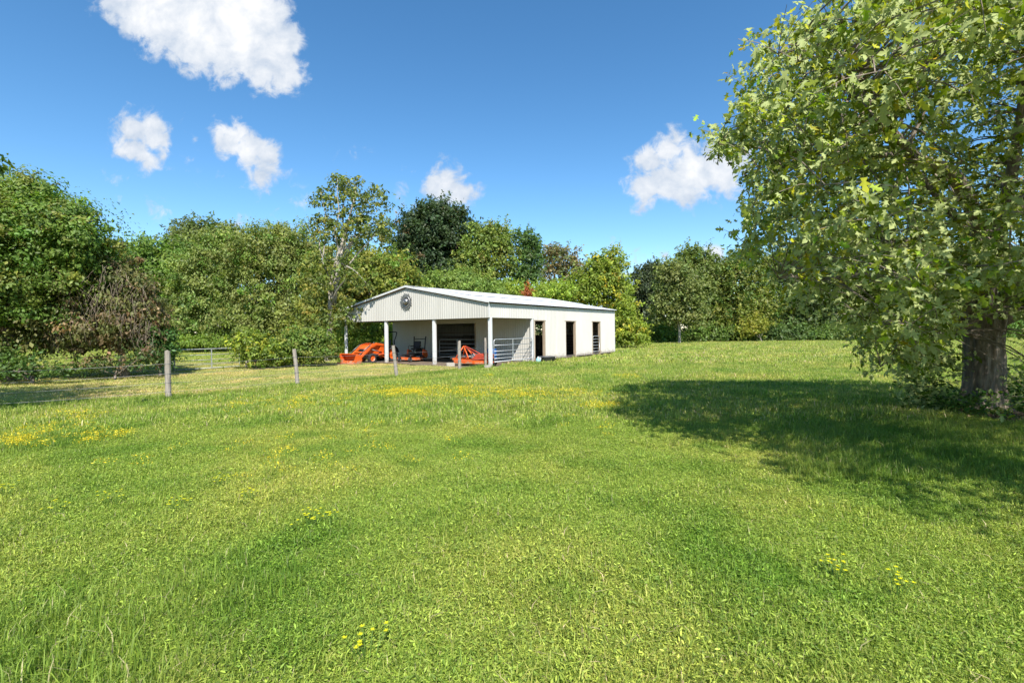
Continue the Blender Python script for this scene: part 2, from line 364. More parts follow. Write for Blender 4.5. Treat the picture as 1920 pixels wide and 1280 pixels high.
side = [(0.0, BV, ZS), (BV, doors[0][0], ZB), (doors[0][0], doors[0][1], ZD), (doors[0][1], doors[1][0], ZB), (doors[1][0], doors[1][1], ZD), (doors[1][1], doors[2][0], ZB), (doors[2][0], doors[2][1], ZD), (doors[2][1], BL, ZB)]
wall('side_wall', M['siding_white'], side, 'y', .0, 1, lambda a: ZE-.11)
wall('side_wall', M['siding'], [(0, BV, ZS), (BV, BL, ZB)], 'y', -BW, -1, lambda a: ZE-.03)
wall('end_wall', M['siding'], [(-BW, -8.2, .1), (-8.2, -4.6, 2.55), (-4.6, -.06, .1)], 'x', BV, -1, lambda a: roof_z(a)-.05)
wall('end_wall', M['siding'], [(-BW, -8.2, ZB), (-8.2, -4.6, 2.6), (-4.6, 0, ZB)], 'x', BL, 1, lambda a: roof_z(a)-.05)
# roof: sheets run from eave to ridge, two courses on the right slope
OV = .16
for sgn in (1, -1):
    rp = None
    for t in (.06, .36, .66, .94):
        x = (0 if sgn > 0 else -BW) - sgn*hw*t; rb = MB().box((x, BL/2, roof_z(x)-.075), (.05, BL-.06, .10))
        if rp is None: rp = rb.build('roof', M['jamb'], barn)
        else: rb.build('purlin', M['jamb'], rp)
    for (p, q) in split(-.14, BL+.1, .95):
        lift = random.uniform(0, .002)
        def fn(a, h, lift=lift):
            e = .2; xe = e if sgn > 0 else -BW-e; ze = ZE - e/hw*(ZR-ZE)
            return [(xe, a, ze+AMP*h+lift), (-hw, a, ZR+AMP*h+lift)]
        corr(rp, 'roof_sheet', p, q, fn, M['roof'])
rp2 = MB().box((-hw*.53, 9.0, roof_z(-hw*.5)+.03), (.03, 15.0, .03)).build('roof_lap_batten', M['steel'], barn)
for (p, q) in split(1.6, BL+.1, .95):
    def fn(a, h):
        x0, x1 = -hw*.44, -hw+.02; return [(x0, a, roof_z(x0)+.055+AMP*h), (x1, a, roof_z(x1)+.03+AMP*h)]
    corr(rp2, 'roof_sheet', p, q, fn, M['roof'])
rc = MB()
for s in (1, -1): rc.add([(-hw, -.15, ZR+.055), (-hw, BL+.11, ZR+.055), (-hw+s*.22, BL+.11, ZR+.015), (-hw+s*.22, -.15, ZR+.015)], [(0,1,2,3)])
o = rc.build('ridge_cap', M['trim'], barn); o.modifiers.new('t', 'SOLIDIFY').thickness = .006
for s, x0 in ((1, .1), (-1, -BW-.1)):                              # rake trim along the gable
    b = MB(); za, zb2 = roof_z(0)-.1/hw*(ZR-ZE), ZR
    b.prism([(x0, za-.06), (x0, za+.05), (-hw+s*.01, zb2+.05), (-hw+s*.01, zb2-.06)], 'y', -.175, -.145)
    b.build('rake_trim', M['trim'], barn)
MB().box((-BW/2, .02, ZS+.03), (BW-.2, .05, .06)).build('header_beam', M['jamb'], barn)
MB().box((-.035, BV/2, ZS+.03), (.05, BV-.2, .06)).build('header_beam', M['jamb'], barn)
MB().box((.02, -.035, (ZS+ZE)/2-.02), (.05, .05, ZE-ZS-.05)).build('corner_trim', M['trim'], barn)
MB().box((.012, BL+.0, (ZB+ZE)/2), (.07, .05, ZE-ZB-.06)).build('corner_trim', M['trim'], barn)
for (u, v, r) in ((0.06, .14, .19), (4.23, .12, .2), (8.51, .12, .2), (12.76, .14, .17), (.07, BV-.09, .16)):
    b = MB(); b.box((-u, v, (ZS+.02)/2), (r, r*.85, ZS-.02), ch=.015)
    b.build('porch_post', M['white_wood'], barn)
for i, (a, b_) in enumerate(doors):                               # timber door frames in the side wall
    for y, wd in ((a+.03, .07), (b_-.05, .13)):
        MB().box((-.05, y, (ZD+.02)/2), (.15, wd, ZD-.0), ch=.008).build('door_jamb', M['jamb'], barn)
    MB().box((-.04, (a+b_)/2, ZD+.03), (.13, b_-a+.16, .05)).build('door_lintel', M['jamb'], barn, label='rust stained lintel over the stall opening')
for s in (-4.6, -8.2): MB().box((s, BV, 1.3), (.1, .12, 2.5), ch=.01).build('door_jamb', M['jamb'], barn)
MB().box((-6.4, BV-.02, 2.56), (3.7, .1, .07)).build('door_lintel', M['trim'], barn)
MB().box((-.02, (BV+BL)/2, .2), (.05, BL-BV-.1, .14)).build('sill_board', M['darkwood'], barn)
# stall partitions: boards below, bars above
def partition(p, q, top=1.5, bars=True):
    p = Vector((*p, 0)); q = Vector((*q, 0)); d = q-p; ln = d.length; d.normalize(); R = Matrix.Rotation(math.atan2(d.y, d.x), 3, 'Z')
    nb = 7; first = None
    for k in range(nb):
        h = top/nb; o = MB().box((p+q)/2 + Vector((0, 0, .12+h*(k+.5))), (ln-.02, .045, h-.012), R).mesh('stall_board', M['darkwood'])
        if first is None: first = obj('stall_partition', o, barn)
        else: obj('board', o, first)
    if bars:
        k = max(2, int(ln/.16))
        for i in range(k+1):
            x = p + d*(.05+(ln-.1)*i/k); obj('bar', MB().tube([x+Vector((0, 0, top+.12)), x+Vector((0, 0, 2.45))], .012, 5).mesh('bar', M['steel']), first)
        obj('rail', MB().box((p+q)/2+Vector((0, 0, 2.48)), (ln, .06, .06), R).mesh('rail', M['steel']), first)
for v in (8.25, 12.35): partition((-.08, v), (-4.55, v)); partition((-8.25, v), (-BW+.08, v))
for a, b_ in ((BV+.1, 8.2), (8.3, 12.3), (12.4, BL-.1)): partition((-4.6, a), (-4.6, b_)); partition((-8.2, a), (-8.2, b_))

# tin sunburst on the gable
ex, ey = 6.47, 0
sun_e = thing('sun_wall_ornament', 'round tin sunburst with a face hung high on the beige gable', 'wall ornament', (*B(6.42, -.075), 3.84), -YAW); sun_e.scale = (1.2, 1.2, 1.2)
RX = Matrix.Rotation(math.pi/2, 3, 'X')
MB().lathe([(.0, .0), (.30, .0), (.31, .03), (.27, .045), (.235, .03), (.21, .03)], 28, RX).build('ring', M['emblem'], sun_e, True)
MB().lathe([(.185, .02), (.175, .07), (.13, .12), (.07, .145), (0, .15)], 24, RX).build('face', M['face'], sun_e, True)
fb = MB(); fb.lathe([(0, .19), (.03, .17), (.035, .12)], 8, RX, (0, 0, -.02))
for s in (-1, 1): fb.tube([(s*.1, -.125, .05), (s*.065, -.14, .07), (s*.03, -.14, .05)], .014, 6)
fb.tube([(-.06, -.135, -.08), (0, -.145, -.10), (.06, -.135, -.08)], .014, 6); fb.build('face_features', M['emblem'], sun_e, True)
for k in range(18):
    a = 2*math.pi*k/18; ln = .47 if k % 2 else .41; b = MB(); pts = []
    for t, wd, tw in ((.27, .062, 0), (.34, .058, .05), (.40, .036, -.02), (ln, .004, .06)):
        for s in (-1, 1): pts.append((math.cos(a+tw)*t - s*wd*math.sin(a), -.02-.03*(t-.27), math.sin(a+tw)*t + s*wd*math.cos(a)))
    vs = pts + [(x, y+.012, z) for x, y, z in pts]; fs = []
    for i in range(3): fs += [(2*i, 2*i+1, 2*i+3, 2*i+2), (8+2*i, 8+2*i+2, 8+2*i+3, 8+2*i+1), (2*i, 2*i+2, 8+2*i+2, 8+2*i), (2*i+1, 8+2*i+1, 8+2*i+3, 2*i+3)]
    b.add(vs, fs); b.build('ray', M['emblem'], sun_e)

# ------------------------------------------------------------------ gates
def gate(name, label, p, q, z0, z1, zs, m, r=.024, stiles=(.5,), rz=.018, rounded=True):
    p = Vector((*p, 0)); q = Vector((*q, 0)); d = q-p; ln = d.length; t = thing(name, label, 'gate', p, math.atan2(d.y, d.x))
    c = .12 if rounded else .02
    fr = MB().tube([(0, 0, z0), (0, 0, z1-c), (c*.3, 0, z1-c*.3), (c, 0, z1), (ln-c, 0, z1), (ln-c*.3, 0, z1-c*.3), (ln, 0, z1-c), (ln, 0, z0), (0, 0, z0)], r, 8)
    fr.build('frame', m, t, True)
    for z in zs: MB().tube([(0, 0, z), (ln, 0, z)], rz, 7).build('rail', m, t, True)
    for s in stiles: MB().box((ln*s, 0, (z0+z1)/2), (.06, .02, z1-z0), ch=.004).build('stile', m, t)
    return t
gate('tube_gate', 'galvanised tube gate closing the right side of the barn porch', B(-.04, .32), B(-.04, 4.12), .3, 1.52, (.48, .68, .88, 1.2), M['galv'], stiles=(.47,))
gate('tube_gate', 'galvanised tube gate across the dark aisle doorway under the porch', B(4.72, BV+.16), B(8.08, BV+.16), .2, 1.42, (.4, .62, .86, 1.12), M['galv'], stiles=(.5,))
gate('tube_gate', 'white railed gate filling the lower part of the third stall opening', B(.0, doors[2][0]+.08), B(0, doors[2][1]-.14), .35, 1.5, (.58, .81, 1.04, 1.27), M['galv'], stiles=())
g0, g1 = gnd(327, 698), gnd(449, 690)
gate('tube_gate', 'weathered green grey field gate between the vine thicket and the shrubs', g0, g1, .12, 1.18, (.34, .58, .86), M['gategreen'], r=.026, stiles=(.55,), rounded=False)

# ------------------------------------------------------------------ wooden fence with wires
fence = thing('wire_fence', 'old wire fence on crooked weathered wooden posts in front of the barn', 'fence', (*FL[2], 0))
O = Vector((*FL[2], 0))
PX = [((-250, 790), (-252, 690), .075), ((316, 751), (314, 658), .078), ((559, 726), (552, 655), .07), ((745, 710), (737, 648), .07), ((862, 697), (861, 639), .078), ((911, 689), (910, 634), .065)]
axes = []
for (b0, t0, r) in PX:
    x, y = gnd(*b0); base = Vector((x, y, -.1)); top = Vector(at(*t0, y + random.uniform(-.03, .03))); axes.append((base, top))
    b = MB(); pts = []; rs = []
    for k in range(7):
        t = k/6; pts.append(base.lerp(top, t) + Vector((random.uniform(-.006, .006), random.uniform(-.006, .006), 0)) - O); rs.append(r*(1.08-.12*t)*random.uniform(.95, 1.05))
    b.tube(pts, rs, 10)
    k0 = len(b.v); tp_ = b.v[-10:]; mean_ = sum((Vector(q) for q in tp_), Vector())/10
    b.v[-10:] = [tuple(Vector(q)+Vector((0, 0, random.uniform(-.03, .03)))) for q in tp_]
    po = b.build('fence_post', M['wood'], fence, label='leaning weathered post' if abs(b0[0]-t0[0]) > 4 else None)
    for hz in (.28, .55, .82, 1.12):
        f_ = base.lerp(top, (hz+.1)/(top.z-base.z)) - O
        if abs(f_.x) < 60: MB().tube([f_+Vector((math.cos(a)*(r+.004), math.sin(a)*(r+.004), 0)) for a in np.linspace(0, 6.283, 13)], .006, 4, False).build('wire_tie', M['wire'], po)
axes.append((Vector((*B(.0, 0), 0)), Vector((*B(0, 0), 1.5))))
for hz in (.28, .55, .82, 1.12):
    pts = []
    for (a, b_) in zip(axes, axes[1:]):
        pa = a[0].lerp(a[1], (hz+.1)/(a[1].z-a[0].z)); pb = b_[0].lerp(b_[1], (hz+.1)/(b_[1].z-b_[0].z))
        for k in range(6):
            t = k/6; pts.append(pa.lerp(pb, t) - Vector((0, .08, .05*4*t*(1-t))) - O)
    MB().tube(pts, .0045, 5).build('wire', M['wire'], fence)
# low rail fence running into the left thicket
lf = thing('rail_fence', 'low dark two rail fence running left from the field gate into the thicket', 'fence', (*LT[3], 0)); O2 = Vector((*LT[3], 0))
ends = [Vector((*gnd(326, 698), 0)), Vector((*gnd(233, 701), 0)), Vector((*gnd(60, 712), 0)), Vector((*gnd(-150, 724), 0))]
for e in ends: MB().tube([e-O2-Vector((0, 0, .1)), e-O2+Vector((0, .02, 1.15))], [.07, .06], 8).build('fence_post', M['wood'], lf)
for hz in (.32, .62, .95): MB().tube([e-O2+Vector((0, 0, hz+random.uniform(-.03, .03))) for e in ends], .016, 6).build('rail', M['gategreen'], lf)
gp = MB().tube([(0, 0, -.1), (.02, 0, .7), (.0, .02, 1.35)], [.10, .09, .085], 9).build('gate_post', M['wood']); gp.location = (*gnd(463, 689), 0)
tag(gp, 'thick wooden post overgrown with vine at the right end of the field gate', 'post')

# ------------------------------------------------------------------ wheels and machines
RY = Matrix.Rotation(math.pi/2, 3, 'Y')
def wheel(parent, c, r, wd, rim_m, lugs=14, front=False):
    b = MB(); h = wd/2
    b.lathe([(r*.62, -h*.8), (r*.80, -h), (r*.93, -h*.92), (r*.97, -h*.5), (r*.97, h*.5), (r*.93, h*.92), (r*.80, h), (r*.62, h*.8), (r*.62, -h*.8)], 26, RY, c)
    o = b.build('wheel', M['tyre'], parent, True)
    if lugs:
        q = MB()
        for k in range(lugs):
            for s in (-1, 1):
                a = 2*math.pi*(k + (.5 if s > 0 else 0))/lugs; R = Matrix.Rotation(a, 3, 'X') @ Matrix.Rotation(s*.6, 3, 'Z')
                q.box(Vector(c) + Matrix.Rotation(a, 3, 'X') @ Vector((s*h*.48, 0, r*.98)), (h*.95, .035, .05), R)
        q.build('tread', M['tyre'], o)
    b = MB().lathe([(r*.62, -h*.72), (r*.56, -h*.5), (r*.5, -h*.2), (r*.2, -h*.35), (r*.12, -h*.55), (0, -h*.55)], 20, RY, c)
    b.lathe([(r*.62, h*.72), (r*.56, h*.5), (r*.5, h*.2), (r*.2, h*.35), (r*.12, h*.55), (0, h*.55)], 20, RY, c)
    b.build('rim', rim_m, o, True); return o
splash(M['orange'], .35); OR, BK = M['orange'], M['black']
tr = thing('tractor', 'orange compact tractor with front loader bucket lowered at the porch edge', 'tractor', (*B(9.72, 1.05), .03), -YAW + .06)
for s in (-1, 1):
    wheel(tr, (s*.52, 0, .5), .5, .30, OR, 16); wheel(tr, (s*.48, -1.62, .30), .30, .2, OR, 13)
    b = MB(); arc = [(math.cos(a)*.58, math.sin(a)*.58+.5) for a in np.linspace(.15, 2.7, 11)]; arc2 = [(x*.95, .5+(z-.5)*.95) for x, z in arc]
    b.prism(arc + arc2[::-1], 'x', s*.34 - .0, s*.69); b.build('fender', BK, tr)
    # loader arm, tower, cylinder
    pts = [(s*.40, -.62, 1.12), (s*.42, -1.2, 1.20), (s*.46, -1.62, 1.10), (s*.48, -2.15, .70), (s*.50, -2.66, .30)]
    b = MB()
    for p, q in zip(pts, pts[1:]):
        p, q = Vector(p), Vector(q); d = q-p; b.box((p+q)/2, (.085, d.length+.09, .15), Matrix.Rotation(math.atan2(d.z, d.y), 3, 'X'), ch=.012)
    la = b.build('loader_arm', OR, tr)
    b = MB().tube([(s*.44, -.78, .66), (s*.45, -1.55, .84)], .035, 8).tube([(s*.45, -1.55, .84), (s*.46, -1.85, .9)], .018, 7); b.build('cylinder', M['steel'], la, True)
    MB().tube([(s*.50, -1.75, 1.16), (s*.50, -2.3, .80)], .03, 8).tube([(s*.50, -2.3, .80), (s*.5, -2.72, .52)], .016, 7).build('cylinder', M['steel'], la, True)
    MB().prism([(-.95, .45), (-.55, .45), (-.52, 1.16), (-.72, 1.18), (-.85, .9)], 'x', s*.33, s*.41).build('loader_tower', OR, tr)
    MB().lathe([(0, .03), (.04, .028), (.05, 0), (.05, -.02)], 12, RX, (s*.17, -2.0, .86)).build('headlight', M['lamp'], tr, True)
b = MB(); b.prism([(-2.02, .52), (-1.98, .98), (-1.75, 1.12), (-.62, 1.16), (-.58, .6), (-.9, .5)], 'x', -.27, .27); o = b.build('hood', OR, tr); o.modifiers.new('b', 'BEVEL').width = .04
MB().box((0, -2.015, .74), (.4, .03, .34), ch=.01).build('grille', BK, tr)
MB().box((0, -.75, .5), (.42, 2.1, .26), ch=.03).box((0, -1.62, .32), (.82, .12, .12), ch=.02).box((0, .05, .5), (.8, .3, .26), ch=.03).build('chassis', M['steel'], tr)
for s in (-1, 1): MB().box((s*.40, -.55, .52), (.28, .62, .03), ch=.008).tube([(s*.5, -.32, .42), (s*.52, -.55, .30), (s*.5, -.8, .42)], .02, 7).build('footboard', OR, tr)
b = MB(); b.box((0, .02, .93), (.46, .42, .1), ch=.03); b.box((0, .26, 1.2), (.44, .09, .46), Matrix.Rotation(-.18, 3, 'X'), ch=.03); b.build('seat', BK, tr)
b = MB(); b.tube([(.18*math.cos(a), -.40+.17*math.sin(a)*.85, 1.22+.17*math.sin(a)*.5) for a in np.linspace(0, 2*math.pi, 17)], .015, 7, False); b.tube([(0, -.6, .95), (0, -.40, 1.22)], .022, 7)
b.tube([(-.17, -.4, 1.22), (.17, -.4, 1.22)], .012, 6); b.build('steering_wheel', BK, tr, True)
b = MB(); b.tube([(-.46, .30, .55), (-.48, .34, 1.35), (-.48, .50, 1.70), (-.42, .62, 1.93), (-.32, .64, 1.97), (.32, .64, 1.97), (.42, .62, 1.93), (.48, .50, 1.70), (.48, .34, 1.35), (.46, .30, .55)], .036, 8); b.build('roll_bar', BK, tr, True)
MB().tube([(.2, -1.2, 1.1), (.2, -1.2, 1.32)], .025, 8).build('exhaust', M['steel'], tr, True)
b = MB(); ysec = [(-2.98, .64), (-2.74, .54), (-2.66, .24), (-2.80, .03), (-3.36, .0)]                      # bucket: curved back, open front, end plates
inner = [(y-.02, z+.02) for y, z in ysec]
b.prism(ysec + inner[::-1], 'x', -.76, .76); b.box((0, -2.98, .63), (1.52, .08, .05)); bk = b.build('bucket', OR, tr)
for s in (-1, 1): MB().prism([(-3.0, .65), (-2.74, .55), (-2.655, .24), (-2.80, .02), (-3.37, .0), (-3.33, .07), (-3.10, .63)], 'x', s*.76-.012, s*.76+.012).build('side_plate', OR, bk)
MB().box((0, -3.36, .012), (1.56, .14, .022)).build('cutting_edge', M['orange'], bk)
for s in (-1, 1):
    MB().tube([(s*.36, -.7, .95), (s*.30, -1.0, 1.28), (s*.38, -1.5, 1.26), (s*.42, -1.75, 1.2)], .014, 6).build('hydraulic_hose', BK, tr, True)
MB().box((0, -2.2, .68), (.94, .08, .08), Matrix.Rotation(.7, 3, 'X')).build('cross_tube', OR, tr)

mw = thing('ride_on_mower', 'black and orange ride on mower parked against the inner porch wall', 'mower', (*B(7.95, 2.1), .05), -YAW + .25)
for s in (-1, 1):
    wheel(mw, (s*.46, .22, .30), .30, .26, BK, 10); wheel(mw, (s*.4, -1.3, .16), .16, .13, BK, 0)
    MB().prism([(-.12, .42), (-.05, .78), (.42, .66), (.48, .30), (.2, .2)], 'x', s*.60-.03, s*.60+.05).build('side_panel', OR, mw)
    MB().tube([(s*.4, -1.3, .38), (s*.38, -1.0, .42), (s*.28, -.2, .42)], .035, 7).build('front_arm', BK, mw, True)
    MB().tube([(s*.28, -.28, .6), (s*.30, -.42, .98), (s*.12, -.46, 1.06)], .018, 7).build('control_lever', BK, mw, True)
    MB().tube([(s*.42, .42, .5), (s*.44, .5, 1.2), (s*.46, .56, 1.62)], .04, 7).build('roll_bar_post', BK, mw, True)
MB().tube([(-.45, .54, 1.45), (.45, .54, 1.45)], .025, 7).build('cross_bar', BK, mw, True)
MB().prism([(-.72, -1.1), (.72, -1.1), (.8, -.8), (.8, -.35), (.55, -.18), (-.55, -.18), (-.8, -.35), (-.8, -.8)], 'z', .12, .27).build('mower_deck', OR, mw)
b = MB(); b.box((0, .0, .80), (.5, .46, .12), ch=.04); b.box((0, .24, 1.06), (.48, .1, .5), Matrix.Rotation(-.15, 3, 'X'), ch=.04)
for s in (-1, 1): b.box((s*.29, .02, .98), (.07, .34, .06), ch=.02)
b.build('seat', BK, mw)
MB().box((0, .62, .52), (.6, .42, .42), ch=.05).box((0, .6, .78), (.4, .3, .14), ch=.04).build('engine', BK, mw); MB().box((0, -.2, .40), (.66, 1.2, .14), ch=.02).build('chassis', BK, mw)
MB().box((0, -.75, .46), (.6, .5, .03)).build('foot_plate', BK, mw)

bh = thing('brush_cutter', 'orange tow behind brush cutter with A frame hitch at the porch front', 'brush cutter', (*B(1.55, .62), .06), -YAW)
MB().prism([(-1.05, -.62), (.55, -.75), (1.0, -.5), (1.0, .55), (.55, .78), (-1.05, .62)], 'z', .26, .30).build('deck', OR, bh)
b = MB(); ring = [(-1.05, -.62), (.55, -.75), (1.0, -.5), (1.0, .55), (.55, .78), (-1.05, .62)]
for p, q in zip(ring, ring[1:] + ring[:1]):
    p, q = Vector((*p, .205)), Vector((*q, .205)); d = q-p; b.box((p+q)/2, (d.length, .025, .13), Matrix.Rotation(math.atan2(d.y, d.x), 3, 'Z'))
b.build('skirt', OR, bh)
for s in (-1, 1):
    MB().tube([(-1.25, s*.34, .30), (-.78, s*.06, 1.08)], .034, 7).build('hitch_leg', OR, bh, True)
    MB().tube([(-.78, s*.06, 1.08), (-.25, s*.28, .40)], .034, 7).build('hitch_leg', OR, bh, True)
    MB().tube([(-.78, s*.06, 1.08), (.62, s*.30, .45)], .028, 7).build('brace', M['orange_dark'], bh, True)
    MB().box((-1.15, s*.34, .33), (.5, .07, .12), ch=.01).build('hitch_lug', OR, bh)
MB().lathe([(.0, .22), (.12, .2), (.16, .08), (.17, -.06)], 14, None, (-.1, 0, .46)).build('gearbox', M['steel'], bh, True)
MB().tube([(-.22, 0, .48), (-.9, .0, .46), (-1.75, -.12, .34)], .05, 9).build('drive_shaft', M['steel'], bh, True)
MB().prism([(.15, .36), (1.0, .36), (.95, .62), (.55, .68)], 'y', -.5, .5).build('rear_cover', M['orange_dark'], bh)
t_ = MB().lathe([(.10, -.06), (.2, -.07), (.22, 0), (.2, .07), (.10, .06)], 18, RX, (1.32, 0, .2)); t_.build('tail_wheel', M['tyre'], bh, True)
MB().tube([(.95, 0, .34), (1.2, .08, .42), (1.32, .08, .2)], .03, 7).build('wheel_arm', OR, bh, True)

dr = thing('drum', 'blue plastic drum standing inside the porch behind the galvanised gate', 'drum', (*B(1.12, 1.62), .06))
MB().lathe([(0, 0), (.25, 0), (.27, .03), (.28, .28), (.288, .30), (.28, .32), (.28, .58), (.288, .60), (.28, .62), (.275, .88), (.25, .91), (.24, .9), (0, .9)], 22).build('body', M['blue'], dr, True)
for s in (-1, 1): MB().lathe([(.035, 0), (.035, .03), (0, .03)], 10, None, (s*.15, 0, .895)).build('bung', M['black'], dr)
tb = thing('water_tub', 'dark grey rubber water tub on the grass below the first stall opening', 'tub', (*B(-.55, 4.95), .0))
MB().lathe([(0, .01), (.44, .0), (.47, .02), (.53, .33), (.56, .35), (.56, .38), (.52, .38), (.50, .33), (.44, .06), (0, .05)], 26).build('body', M['tub'], tb, True)
MB().lathe([(0, .22), (.483, .22)], 24).build('water', mat('murky_water', (.02,.025,.02), .05), tb)
jg = thing('jug', 'small pale blue and white jug beside the grey water tub', 'jug', (*B(-.45, 4.15), .0))
MB().lathe([(0, .0), (.13, 0), (.14, .03), (.14, .24), (.10, .31), (.05, .35)], 14).build('body', M['jug'], jg, True)
MB().lathe([(.055, .34), (.055, .40), (0, .40)], 10).build('cap', M['cap'], jg); MB().tube([(.06, 0, .33), (.15, 0, .34), (.15, 0, .22), (.13, 0, .18)], .02, 6).build('handle', M['cap'], jg, True)
for (u, v, a, lab, sz) in ((2.45, -.45, .3, 'pale concrete block lying in the dirt left of the brush cutter', (.46, .2, .2)), (-.25, -.5, .9, 'broken block half sunk in the dirt at the corner porch post', (.36, .2, .16))):
    b = MB().box((0, 0, sz[2]/2), sz, ch=.015); o = b.build('concrete_block', M['block']); o.location = (*B(u, v), .03); o.rotation_euler.z = a; tag(o, lab, 'block', 'loose blocks by the porch')

# ------------------------------------------------------------------ foliage generator
VEG = np.array([2.15, 2.0, 1.75])
def shades(col, n, var=.22, hue=.12):
    c = VEG*np.array(col)[None]*np.exp(RNG.normal(0, var, (n, 1))); c = c*np.exp(RNG.normal(0, hue, (n, 3))*np.array([1, .35, .8])); return np.clip(c, .004, .6)
def crown(name, blobs, l, col, dens, parent, m=None, fill=.3, lump=.5, droop=.25, mixcol=None, mixf=.15, clumps=.6, tpl=T_SIMPLE, up=.25, shell=.72, shoots=.45, shl=1.0, csc=1.3, clip=None):
    """blobs: (centre, radii); sub-clumps over each blob carry the leaves; inner fill keeps the heart dark"""
    Ps, Ns, Cs = [], [], []
    for (c, r) in blobs:
        c, r = np.array(c), np.array(r); A = 4*math.pi*((r[0]*r[1])**1.6+(r[0]*r[2])**1.6+(r[1]*r[2])**1.6)**(1/1.6)/3**(1/1.6)
        n = int(dens*A/(.5*l*l)); rc = max(.35*l, .16*float(np.mean(r))**.7*1.1)
        k = max(6, int(clumps*A/(rc*rc*2.2)))
        d = unit(RNG.normal(0, 1, (k, 3))); d[:, 2] = np.where(d[:, 2] < -.75, -d[:, 2], d[:, 2])
        rad = shell + (1.06-shell)*RNG.random((k, 1))**.8 + RNG.normal(0, lump*.35, (k, 1))
        cc = c + d*r*rad; csz = csc*rc*np.exp(RNG.normal(.05, .5, (k, 1)))
        ctint = shades(col, k, .15, .07)
        if mixcol is not None:
            sel = RNG.random(k) < mixf; ctint[sel] = shades(mixcol, int(sel.sum()), .2, .08)
        i = RNG.integers(0, k, n); e = unit(RNG.normal(0, 1, (n, 3)))*(RNG.random((n, 1))**.45)
        P = cc[i] + e*csz[i]*np.array([1.15, 1.15, .8]); Ps.append(P)
        Ns.append(unit(d[i]*.45 + e*.8 + RNG.normal(0, .42, (n, 3)) + np.array([0, 0, up])))
        Cs.append(ctint[i]*np.exp(RNG.normal(0, .16, (n, 1))))
        ns = int(k*shoots)                                          # ragged shoots that break the outline
        if ns:
            j = RNG.integers(0, k, ns); sd = unit(d[j]*1.0 + RNG.normal(0, .45, (ns, 3)) + np.array([0, 0, .45])); q = 9
            tt = (np.arange(q)[None, :, None]+RNG.random((ns, q, 1)))/q; ln = (l*RNG.uniform(1.2, 3.4, (ns, 1, 1)))*shl
            Ps.append((cc[j][:, None] + sd[:, None]*ln*(.3+tt) + RNG.normal(0, .22*l, (ns, q, 3))).reshape(-1, 3)); Ns.append(unit(RNG.normal(0, .7, (ns*q, 3))+np.array([0, -.3, .6]))); Cs.append(np.repeat(ctint[j], q, 0)*np.exp(RNG.normal(.1, .16, (ns*q, 1))))
        nf = int(n*fill); 
        if nf:
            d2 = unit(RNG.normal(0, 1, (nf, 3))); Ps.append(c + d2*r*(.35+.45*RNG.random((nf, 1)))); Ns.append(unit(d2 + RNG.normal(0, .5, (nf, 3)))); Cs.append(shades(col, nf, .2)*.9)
    P, Nn, Co = np.concatenate(Ps), np.concatenate(Ns), np.concatenate(Cs)
    ok = P[:, 2] > .03
    if clip: ok &= clip(P)
    P, Nn, Co = P[ok], Nn[ok], Co[ok]; n = len(P)
    T = RNG.normal(0, 1, (n, 3)) + np.array([0, 0, -droop*3])
    me = leaves(name, P, Nn, T, l*np.exp(RNG.normal(0, .25, n)), Co, m or M['leaf'], tpl)
    o = obj(name, me, parent); return o
GREEN, MID, OLIVE, DARK, YEL, BROWN, PALE = (.068,.118,.022), (.056,.092,.020), (.092,.112,.024), (.030,.048,.018), (.150,.175,.020), (.17,.125,.08), (.105,.135,.040)
def blob(px, py, rx, ry, D, dep=None, dy=0):
    c = at(px, py, D+dy); s = (D+dy)/F; return (c, (rx*s, (dep or rx*s), ry*s))
def limb_path(p, q, n=6, sag=.1, wob=.05):
    p, q = Vector(p), Vector(q); ln = (q-p).length; out = []
    for k in range(n+1):
        t = k/n; out.append(p.lerp(q, t) + Vector((random.uniform(-wob, wob)*ln*.6*(0 < k), random.uniform(-wob, wob)*ln*.6*(0 < k), sag*ln*math.sin(math.pi*t))))
    return out
def tree(name, label, D, blobs, col, l, trunk=None, tr=.16, dens=2.2, cat='tree', group=None, bark='bark', limbs=5, **kw):
    bl = [blob(*b[:4], D, *(b[4:])) for b in blobs]
    tx = trunk if trunk is not None else blobs[0][0]
    base = Vector((at(tx, 640, D)[0], D, 0))
    t = thing(name, label, cat, base, 0, group)
    off = np.array(base)
    bl = [(np.array(c)-off, r) for c, r in bl]
    top = max(bl, key=lambda b: b[0][2]); tc_ = Vector(bl[0][0])
    b = MB(); h = float(top[0][2]); mid = Vector((tc_.x*.3+random.uniform(-.1, .1)*h*.3, random.uniform(-.2, .2), h*.45))
    pts = [Vector((0, 0, -.1)), Vector((0, 0, .25)), Vector((tc_.x*.1, 0, h*.2)), mid, Vector((top[0][0]*.7, top[0][1]*.5, h*.78)), Vector((top[0][0], top[0][1], h+top[1][2]*.4))]
    b.tube(pts, [tr*1.5, tr*1.1, tr*.95, tr*.75, tr*.4, tr*.08], 8)
    for i in range(limbs):
        c, r = bl[i % len(bl)]; d = Vector(unit(RNG.normal(0, 1, 3))); d.z = abs(d.z)*.6
        q = Vector(c) + Vector((d.x*r[0], d.y*r[1], d.z*r[2]))*.9; s = pts[2].lerp(pts[4], random.random()*.8)
        lp = limb_path(s, q, 5, .06, .06); b.tube(lp, [tr*.42*(1-.85*k/5) for k in range(6)], 6)
    b.build('trunk', M[bark], t, True)
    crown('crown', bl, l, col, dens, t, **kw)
    return t

